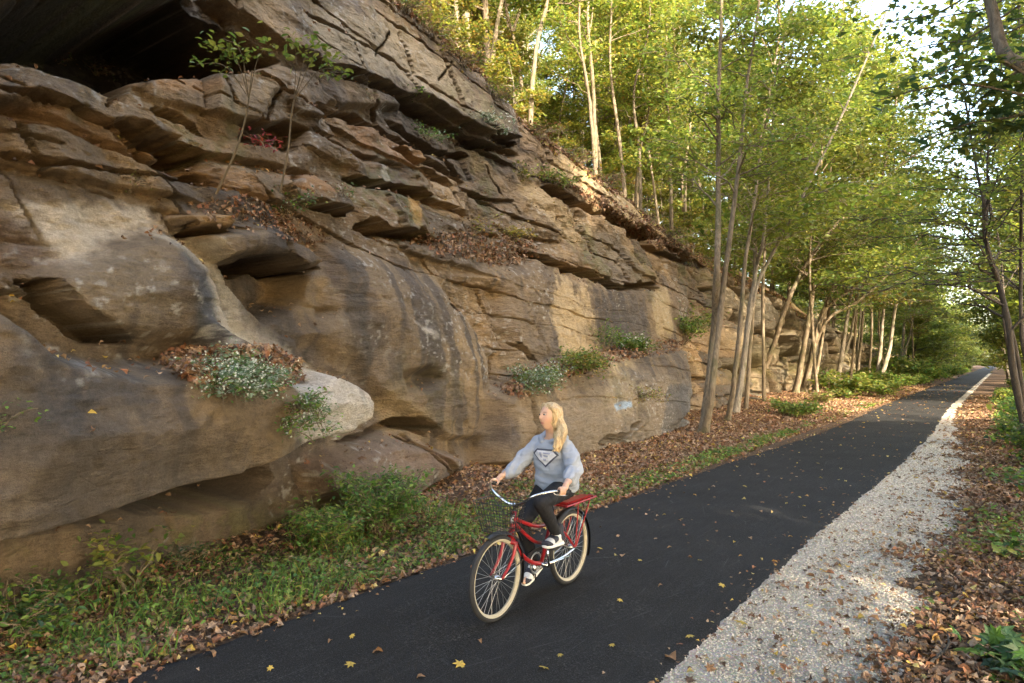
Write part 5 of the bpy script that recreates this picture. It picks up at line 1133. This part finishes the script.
# ------------------------------------------------------------------ the rider, in the bicycle's coordinates
def limb_arrays(pts, rad, sides=18, side=None, flat=1.0):
    """closed tapering limb with rounded ends; flat < 1 squeezes it across the vector side"""
    pts = np.asarray(pts, float); rad = np.asarray(rad, float)
    n = 6; out = []; rr = []
    d0 = pts[0] - pts[1]; d0 /= np.linalg.norm(d0); d1 = pts[-1] - pts[-2]; d1 /= np.linalg.norm(d1)
    for a in np.linspace(.97, 0.15, n): out.append(pts[0] + d0 * rad[0] * math.sin(a * math.pi / 2)); rr.append(rad[0] * math.cos(a * math.pi / 2))
    m = max(8, 5 * len(pts)); pp = smooth_line(pts, m) if len(pts) > 2 else np.linspace(pts[0], pts[1], m); q = np.interp(np.linspace(0, len(pts) - 1, m), np.arange(len(pts)), rad)
    out += list(pp); rr += list(q)
    for a in np.linspace(0.15, .97, n): out.append(pts[-1] + d1 * rad[-1] * math.sin(a * math.pi / 2)); rr.append(rad[-1] * math.cos(a * math.pi / 2))
    V, F = tube_arrays(np.array(out), np.array(rr), sides)
    if side is not None:
        s = np.array(side, float); s /= np.linalg.norm(s); c = np.repeat(np.array(out), sides, 0); V = V + ((V - c) @ s)[:, None] * s[None] * (flat - 1)
    k = len(V); return V, [tuple(f) for f in F] + [tuple(range(sides))[::-1], tuple(range(k - sides, k))]
def loft_arrays(rings, sides=36, pw=2.4):
    V = []; a = np.linspace(0, 2 * math.pi, sides, endpoint=False); ca, sa = np.cos(a), np.sin(a)
    ex = np.sign(ca) * np.abs(ca) ** (2 / pw); ey = np.sign(sa) * np.abs(sa) ** (2 / pw)
    R_ = np.array([[*c, rx, ry] for c, rx, ry in rings], float); R_ = smooth_line(R_, 6 * len(R_))
    for x, y, z, rx, ry in R_: V.append(np.stack([x + rx * ex, y + ry * ey, z + 0 * a], -1))
    n = len(V); F = [(i * sides + j, i * sides + (j + 1) % sides, (i + 1) * sides + (j + 1) % sides, (i + 1) * sides + j) for i in range(n - 1) for j in range(sides)]
    return np.concatenate(V), F + [tuple(range(sides))[::-1], tuple(range((n - 1) * sides, n * sides))]
def ellipsoid_arrays(c, r, rot=None, fn=None, nu=40, nv=28):
    V = [(0, 0, 1.0)] + [(math.sin(p) * math.cos(t_), math.sin(p) * math.sin(t_), math.cos(p)) for p in np.linspace(0, math.pi, nv + 1)[1:-1] for t_ in np.linspace(0, 2 * math.pi, nu, endpoint=False)] + [(0, 0, -1.0)]
    V = np.array(V); S = V * np.array(r)
    if fn is not None: S = fn(V, S)
    if rot is not None: S = S @ np.array(rot).T
    F = [(0, 1 + j, 1 + (j + 1) % nu) for j in range(nu)]
    for i in range(nv - 2): F += [(1 + i * nu + j, 1 + (i + 1) * nu + j, 1 + (i + 1) * nu + (j + 1) % nu, 1 + i * nu + (j + 1) % nu) for j in range(nu)]
    last = len(V) - 1; b = 1 + (nv - 2) * nu; F += [(b + j, last, b + (j + 1) % nu) for j in range(nu)]
    return S + np.array(c), F
def fuse(name, pieces, voxel, smooth=4):
    """union of closed pieces into one continuous skin"""
    V = []; L = []; S = []; off = 0
    for v, f in pieces:
        V.append(v); 
        for q in f: L += [i + off for i in q]; S.append(len(q))
        off += len(v)
    me = mesh_from(name, np.concatenate(V), None, L, S); bm = bmesh.new(); bm.from_mesh(me); bmesh.ops.recalc_face_normals(bm, faces=bm.faces[:]); bm.to_mesh(me); bm.free()
    o = bpy.data.objects.new(name, me); col.objects.link(o); m = o.modifiers.new("r", 'REMESH'); m.mode = 'VOXEL'; m.voxel_size = voxel; m.use_smooth_shade = True
    m = o.modifiers.new("s", 'SMOOTH'); m.factor = .5; m.iterations = smooth
    bpy.context.view_layer.update(); res = bpy.data.meshes.new_from_object(o.evaluated_get(bpy.context.evaluated_depsgraph_get())); res.name = name
    bpy.data.objects.remove(o); bpy.data.meshes.remove(me)
    res.polygons.foreach_set("use_smooth", np.ones(len(res.polygons), bool)); return res
def verts(me): a = np.empty(len(me.vertices) * 3, np.float32); me.vertices.foreach_get("co", a); return a.reshape(-1, 3).astype(float)
def normals(me): a = np.empty(len(me.vertices) * 3, np.float32); me.vertex_normals.foreach_get("vector", a); return a.reshape(-1, 3).astype(float)
def setv(me, V): me.vertices.foreach_set("co", V.astype(np.float32).ravel()); me.update()
def setcol(me, C):
    ca = me.color_attributes.new("Col", 'FLOAT_COLOR', 'POINT'); c4 = np.ones((len(C), 4), np.float32); c4[:, :3] = C; ca.data.foreach_set("color", c4.ravel())

HC = np.array([.335, .0, 1.555]); HY_, HP_ = R(-19), R(12)
Rh = np.array(Matrix.Rotation(HY_, 3, 'Z') @ Matrix.Rotation(-HP_, 3, 'Y') @ Matrix.Rotation(R(5), 3, 'X'))
def head_fn(U, S):
    x, y, z = U[:, 0], U[:, 1], U[:, 2]; f = np.clip(x, 0, 1); S = S.copy()
    jaw = sstep(.1, -.9, z); S[:, 1] *= 1 - .30 * jaw; S[:, 0] *= 1 - .10 * jaw * (x < 0)
    S[:, 0] += f * (.010 * sstep(-.75, -.95, z) - .006 * np.exp(-((z - .05) / .12) ** 2) * np.exp(-((np.abs(y) - .38) / .2) ** 2) * 1.6)
    S[:, 0] += .024 * np.exp(-((y) / .13) ** 2) * np.exp(-((z + .22) / .13) ** 2) * f + .012 * np.exp(-(y / .12) ** 2) * np.exp(-((z - .02) / .2) ** 2) * f
    S[:, 0] += .007 * np.exp(-(y / .3) ** 2) * (np.exp(-((z + .50) / .06) ** 2) + np.exp(-((z + .63) / .06) ** 2)) * f
    S[:, 0] -= .004 * np.exp(-(y / .35) ** 2) * np.exp(-((z + .565) / .03) ** 2) * f
    S[:, 0] += .010 * np.exp(-(y / .3) ** 2) * np.exp(-((z + .93) / .15) ** 2) * f
    S[:, 1] += np.sign(y) * .006 * np.exp(-((np.abs(y) - .7) / .25) ** 2) * np.exp(-((z + .2) / .2) ** 2) * f
    return S
head = ellipsoid_arrays(HC, (.095, .076, .118), Rh, head_fn, 56, 48)
def hl(*p): return HC + Rh @ np.array(p)
ears = [ellipsoid_arrays(hl(-.008, s * .074, -.012), (.017, .008, .028), Rh) for s in (-1, 1)]
neck = limb_arrays([(.295, 0, 1.33), (.305, 0, 1.42), tuple(hl(-.02, 0, -.06))], [.058, .050, .054])
torso_core = loft_arrays([((.21, 0, .88), .10, .14), ((.215, 0, .96), .12, .15), ((.24, 0, 1.05), .10, .125), ((.265, 0, 1.17), .105, .135), ((.285, 0, 1.27), .09, .145), ((.295, 0, 1.33), .07, .12), ((.298, 0, 1.37), .05, .06)])
J = {}
for s in (1, -1):
    J[s] = dict(sh=np.array((.290, s * .160, 1.305)), el=np.array((.395, .285, 1.105)) if s > 0 else np.array((.450, -.275, 1.105)),
                wr=np.array((.610, s * .338, 1.030)), hip=np.array((.215, s * .085, .93)),
                kn=np.array((.680, .135, .865)) if s > 0 else np.array((.600, -.120, .640)), an=np.array((.440, .130, .560)) if s > 0 else np.array((.395, -.130, .235)))
def hand(s):
    P = []; g0, g1 = np.array((.600, s * .345, .965)), np.array((.735, s * .327, .995)); ax = (g1 - g0) / np.linalg.norm(g1 - g0)
    out = np.array((0, s, 0.0)); out -= ax * out.dot(ax); out /= np.linalg.norm(out); up = np.cross(ax, out); up *= np.sign(up[2])
    c = g0 + ax * .080
    P.append(limb_arrays([J[s]['wr'], c - ax * .030 + up * .032 + out * .006, c + ax * .018 + up * .027 + out * .012], [.025, .030, .027], 16, up, .62))
    for k, (off, ln) in enumerate(((.055, .95), (.035, 1.06), (.015, 1.0), (-.004, .84))):
        b = c + ax * (off - .012); q = [b + up * .026 + out * .010, b + up * .020 + out * .030 * ln, b - up * .004 + out * .033 * ln, b - up * .024 + out * .018, b - up * .024 - out * .006 * ln]
        P.append(limb_arrays(q, [.0105, .0102, .0095, .0088, .0078], 10))
    b = c - ax * .015; P.append(limb_arrays([b + up * .026 - out * .012, b + ax * .022 + up * .014 - out * .027, b + ax * .045 - up * .006 - out * .026], [.0125, .0112, .0092], 10))
    return P
body = [head, neck, torso_core] + ears
for s in (1, -1):
    j = J[s]
    body.append(limb_arrays([j['sh'], (j['sh'] + j['el']) / 2 + (0, s * .006, 0), j['el']], [.046, .042, .036])); body.append(limb_arrays([j['el'], j['el'] * .6 + j['wr'] * .4 + (0, 0, -.004), j['wr']], [.038, .037, .0235]))
    body += hand(s)
    body.append(limb_arrays([j['hip'], (j['hip'] + j['kn']) / 2, j['kn']], [.088, .075, .055])); body.append(limb_arrays([j['kn'], j['kn'] * .62 + j['an'] * .38 + (-.012, 0, 0), j['an']], [.052, .052, .034]))
    ft = np.array((.155, 0, -.065 if s > 0 else -.10)); body.append(limb_arrays([j['an'] + (-.01, 0, -.02), j['an'] + ft * .5 + (0, 0, -.03), j['an'] + ft + (0, 0, -.005)], [.032, .030, .022]))
me = fuse("person", body, .0052, 3); V = verts(me); loc = (V - HC) @ Rh
C = np.tile(np.array((.50, .30, .205)), (len(V), 1)); g = np.random.default_rng(7)
def tint(mask, c): 
    global C
    C = C * (1 - mask[:, None]) + np.array(c)[None] * mask[:, None]
fx = loc[:, 0] > .03
tint(.75 * fx * np.exp(-(loc[:, 1] / .024) ** 4) * np.exp(-((loc[:, 2] + .066) / .009) ** 2), (.36, .075, .08))
tint(.25 * fx * np.exp(-((np.abs(loc[:, 1]) - .045) / .02) ** 2) * np.exp(-((loc[:, 2] + .035) / .025) ** 2), (.62, .24, .19))
tint(.7 * fx * np.exp(-((np.abs(loc[:, 1]) - .032) / .016) ** 4) * np.exp(-((loc[:, 2] - .028) / .0045) ** 2), (.10, .05, .025))
setcol(me, C)
t = NT("skin"); a_ = t.attr(); f = t.noise(90, 3, t.obj()); M_skin = t.pbr(t.mix(.08, a_, t.mix(f, (.45, .22, .15), (.62, .4, .3))), .5, 0, None, .4, Subsurface_Weight=.08, Subsurface_Scale=.01)
person = link("person", me, M_skin); person.location = BIKE; person.rotation_euler = (0, 0, BRZ)
tag(person, "blonde woman in pale blue grey hoodie and black leggings riding the red bicycle", "person")
M_eye = simple('eye_white', (.32, .29, .27), .4)
for s in (-1, 1):
    for nm, c, r, mt in (("eye", (.0815, s * .031, .009), (.008, .0135, .0070), M_eye), ("iris", (.0880, s * .030, .009), (.0045, .0085, .0075), M_black)):
        v, f_ = ellipsoid_arrays(hl(*c), r, Rh, None, 14, 10)
        o = link(nm, mesh_from(nm, v, None, [i for q in f_ for i in q], [len(q) for q in f_]), mt, person if nm == "eye" else eye_o)
        if nm == "eye": eye_o = o
# leggings
lg = [loft_arrays([((.20, 0, .86), .11, .15), ((.205, 0, .93), .135, .175), ((.225, 0, 1.02), .115, .15)])]
for s in (1, -1):
    j = J[s]; lg.append(limb_arrays([j['hip'] + (.0, 0, -.01), (j['hip'] * .5 + j['kn'] * .5), j['kn']], [.104, .086, .064])); lg.append(limb_arrays([j['kn'], j['kn'] * .62 + j['an'] * .38 + (-.014, 0, 0), j['an'] + (0, 0, .012)], [.0615, .060, .041]))
me = fuse("leggings", lg, .007, 4); V = verts(me); N = normals(me); setv(me, V + N * (.004 * fbm(V[:, 0] * 22, V[:, 2] * 22 + V[:, 1] * 15, 3, 601))[:, None])
link("leggings", me, simple("black_fabric", (.013, .013, .015), .8, 0, 200, .3, .1, .3), person)
# hoodie with pushed up sleeves
hd = [loft_arrays([((.215, 0, .895), .150, .190), ((.215, 0, .925), .158, .198), ((.225, 0, .99), .152, .194), ((.245, 0, 1.09), .142, .184), ((.27, 0, 1.19), .140, .184), ((.288, 0, 1.27), .122, .185), ((.298, 0, 1.325), .092, .150), ((.302, 0, 1.36), .070, .095)])]
for s in (1, -1):
    j = J[s]; fo = j['el'] * .56 + j['wr'] * .44
    hd.append(limb_arrays([j['sh'] + (0, -s * .02, -.005), (j['sh'] + j['el']) / 2 + (0, s * .01, -.006), j['el'] + (-.008, s * .008, -.006)], [.078, .066, .060])); hd.append(limb_arrays([j['el'] + (-.006, s * .006, -.006), j['el'] * .76 + j['wr'] * .24, fo], [.060, .060, .050]))
    d = (fo - j['el']) / np.linalg.norm(fo - j['el']); hd.append(limb_arrays([fo - d * .055, fo - d * .03], [.060, .060])); hd.append(limb_arrays([fo - d * .012, fo + d * .014], [.054, .050]))
collar = [np.array((.302 + .088 * math.cos(a), .092 * math.sin(a), 1.372 - .030 * math.cos(a))) for a in np.linspace(R(35), R(325), 14)]
hd.append(limb_arrays(collar, [.026] * 4 + [.034] * 6 + [.026] * 4, 12)); hd.append(ellipsoid_arrays((.195, .01, 1.335), (.055, .105, .085)))
me = fuse("hoodie", hd, .0075, 5); V = verts(me); N = normals(me)
arm = sstep(.17, .24, np.abs(V[:, 1])); wr_ = .015 * ridged(V[:, 0] * 7 + V[:, 2] * 9, V[:, 1] * 9, 3, 611) * (.5 + .9 * arm) + .016 * fbm(V[:, 0] * 5 + V[:, 1] * 4, V[:, 2] * 11, 3, 613) * (.7 + .6 * sstep(1.12, .93, V[:, 2]))
setv(me, V + N * wr_[:, None])
t = NT("grey_blue_fleece"); o_ = t.obj(); f = t.noise(240, 3, o_, .7); f2 = t.noise(9, 4, o_); c = t.mix(f, (.235, .265, .315), (.33, .36, .41)); c = t.mix(t.ramp(f2, [(.4, 0), (.7, .25)]), c, (.19, .23, .29))
hoodie = link("hoodie", me, t.pbr(c, .92, 0, t.bump(f, .3, .004), .2), person)
bpy.context.view_layer.update()
hoodie_hit = lambda y, z: hoodie.ray_cast(Vector((.9, y, z)), Vector((-1, 0, 0)))[1]
M_navy = simple("navy_print", (.05, .058, .09), .8); M_print = simple("white_print", (.46, .48, .52), .85, 0, 25, .2); M_print2 = simple("slate_print", (.24, .26, .36), .85, 0, 25, .2)
def chest(name, poly, lift, mat, parent):
    """a printed shape laid on the chest, following the cloth"""
    bm = bmesh.new(); f = bm.faces.new([bm.verts.new((0, y, z)) for y, z in poly]); bmesh.ops.triangulate(bm, faces=[f]); bmesh.ops.subdivide_edges(bm, edges=bm.edges[:], cuts=7, use_grid_fill=True); bmesh.ops.triangulate(bm, faces=bm.faces[:])
    for v in bm.verts: h = hoodie_hit(v.co.y, v.co.z); v.co.x = (h.x if h is not None else .4) + lift
    bmesh.ops.recalc_face_normals(bm, faces=bm.faces[:]); me = bpy.data.meshes.new(name); bm.to_mesh(me); bm.free(); return link(name, me, mat, parent)
cz = 1.205
badge = chest("chest_print", [(-.085, cz + .075), (.085, cz + .075), (.135, cz + .028), (0, cz - .090), (-.135, cz + .028)], .004, M_navy, hoodie)
chest("print_field", [(-.078, cz + .060), (.078, cz + .060), (.114, cz + .026), (0, cz - .070), (-.114, cz + .026)], .007, M_print, badge)
for q in ([(-.055, cz + .045), (-.03, cz + .045), (-.025, cz - .005), (-.045, cz + .0)], [(-.015, cz + .045), (.06, cz + .042), (.055, cz + .030), (-.012, cz + .032)], [(-.012, cz + .022), (.04, cz + .020), (.035, cz + .006), (-.010, cz + .008)], [(-.02, cz - .01), (.02, cz - .01), (.008, cz - .035), (-.01, cz - .03)]):
    chest("print_lettering", q, .010, M_print2, badge)
# sneakers
for s in (1, -1):
    j = J[s]; an = j['an']
    base = np.array((.505, .132, .474)) if s > 0 else np.array((.435, -.132, .138)); pit = R(4) if s > 0 else R(-22)
    Rm = np.array(Matrix.Rotation(-pit, 3, 'Y'))
    def sp(x, y, z): return base + Rm @ np.array((x, y, z))
    def shoe_loft(rings, name, mat, parent, vox=.005):
        Vv = []; a = np.linspace(0, 2 * math.pi, 20, endpoint=False)
        for x, w, z0, z1 in rings: Vv += [sp(x, w * math.cos(q), (z0 + z1) / 2 + (z1 - z0) / 2 * np.sign(math.sin(q)) * abs(math.sin(q)) ** .7) for q in a]
        n = 20; Fs = [(i * n + k, i * n + (k + 1) % n, (i + 1) * n + (k + 1) % n, (i + 1) * n + k) for i in range(len(rings) - 1) for k in range(n)] + [tuple(range(n))[::-1], tuple(range((len(rings) - 1) * n, len(rings) * n))]
        return (np.array(Vv), Fs)
    up_ = shoe_loft([(-.155, .022, .02, .075), (-.14, .036, .008, .10), (-.10, .041, .006, .115), (-.055, .041, .006, .108), (-.01, .042, .006, .082), (.04, .047, .006, .062), (.08, .044, .008, .052), (.105, .028, .012, .042)], "s", None, None)
    collar_ = limb_arrays([sp(-.105, 0, .09), sp(-.11, 0, .125)], [.042, .040])
    shoe = link("shoe", fuse("shoe", [up_, collar_], .005, 3), simple("white_leather", (.55, .56, .56), .5), person)
    so = shoe_loft([(-.162, .024, -.006, .022), (-.145, .040, -.012, .026), (-.06, .043, -.012, .024), (.04, .051, -.012, .022), (.088, .047, -.010, .022), (.115, .026, -.004, .022)], "s", None, None)
    link("sole", fuse("sole", [so], .005, 1), M_white, shoe)
    dk = [limb_arrays([sp(-.10, 0, .112), sp(-.11, 0, .135)], [.0475, .045]), shoe_loft([(-.166, .024, .026, .084), (-.146, .042, .018, .108), (-.112, .0465, .018, .117), (-.085, .0455, .04, .117)], "s", None, None), shoe_loft([(.050, .0495, .008, .045), (.082, .0485, .008, .057), (.112, .0330, .010, .048)], "s", None, None), shoe_loft([(-.045, .0450, .030, .090), (-.012, .0475, .018, .087), (.020, .0485, .018, .073)], "s", None, None)]
    link("overlay", fuse("overlay", dk, .005, 1), simple("navy_suede", (.022, .024, .035), .8), shoe)
# hair: a cap over the skull and long wavy locks falling forward over the left shoulder
def cap_fn(U, S):
    S = S.copy(); front = sstep(.25, .75, U[:, 0]) * sstep(.55, .1, U[:, 2]); S *= (1 - .16 * front)[:, None]; low = sstep(-.2, -.7, U[:, 2]); S[:, 0] -= .004 * low; return S
hair = [ellipsoid_arrays(hl(-.018, 0, .022), (.102, .092, .114), Rh, cap_fn), ellipsoid_arrays(hl(-.055, .012, -.04), (.062, .080, .085), Rh)]
g = np.random.default_rng(77)
for k in range(38):
    a = g.uniform(-.5, 1); y0 = .078 * a; st_ = hl(-.055 - .03 * math.cos(a * 1.5) + g.normal(0, .008), y0, .035 + g.normal(0, .02))
    m1 = hl(-.085 + .03 * max(0, a), .092 * a + .02, -.05 + g.normal(0, .01)); end = np.array((.33 + .085 * max(0, a) + g.normal(0, .018), .085 + .060 * a + g.normal(0, .016), 1.365 - .045 * g.uniform(0, 1)))
    m2 = (m1 + end) / 2 + np.array((.020 * math.sin(k), .026 + .016 * math.cos(k * 2.1), .01)); end2 = end + np.array((.035 + g.normal(0, .01), g.normal(0, .01) - .004, -.035 - .03 * g.uniform(0, 1)))
    hair.append(limb_arrays([st_, m1, m2, end, end2], [.019, .023, .022, .019, .008], 8))
for s in (-1, 1):
    for k in range(5): hair.append(limb_arrays([hl(.052 - .012 * k, s * (.030 + .004 * k), .108 - .004 * k), hl(.040 - .014 * k, s * (.070 + .002 * k), .070), hl(-.005 - .014 * k, s * .084, .022), hl(-.05 - .006 * k, s * .076, -.05)], [.012, .014, .013, .010], 8))
me = fuse("hair", hair, .0058, 2); V = verts(me); N = normals(me); lc = (V - HC) @ Rh
setv(me, V + N * (.005 * noise(np.arctan2(lc[:, 1], lc[:, 0] + .02) * 14, lc[:, 2] * 9, 621) + .003 * noise(lc[:, 1] * 160, lc[:, 2] * 14, 622))[:, None])
t = NT("blonde_hair"); o_ = t.obj(); mp = t.node("ShaderNodeMapping", {"Vector": o_, "Scale": (1, 1, .12)}); f = t.noise(130, 4, mp.outputs[0], .7); f2 = t.noise(14, 3, o_)
c = t.mix(t.ramp(f, [(.3, 0), (.7, 1)]), (.26, .155, .065), (.60, .45, .25)); c = t.mix(t.ramp(f2, [(.45, 0), (.7, .4)]), c, (.66, .54, .35))
link("hair", me, t.pbr(c, .45, 0, t.bump(f, .6, .006), .4), person)
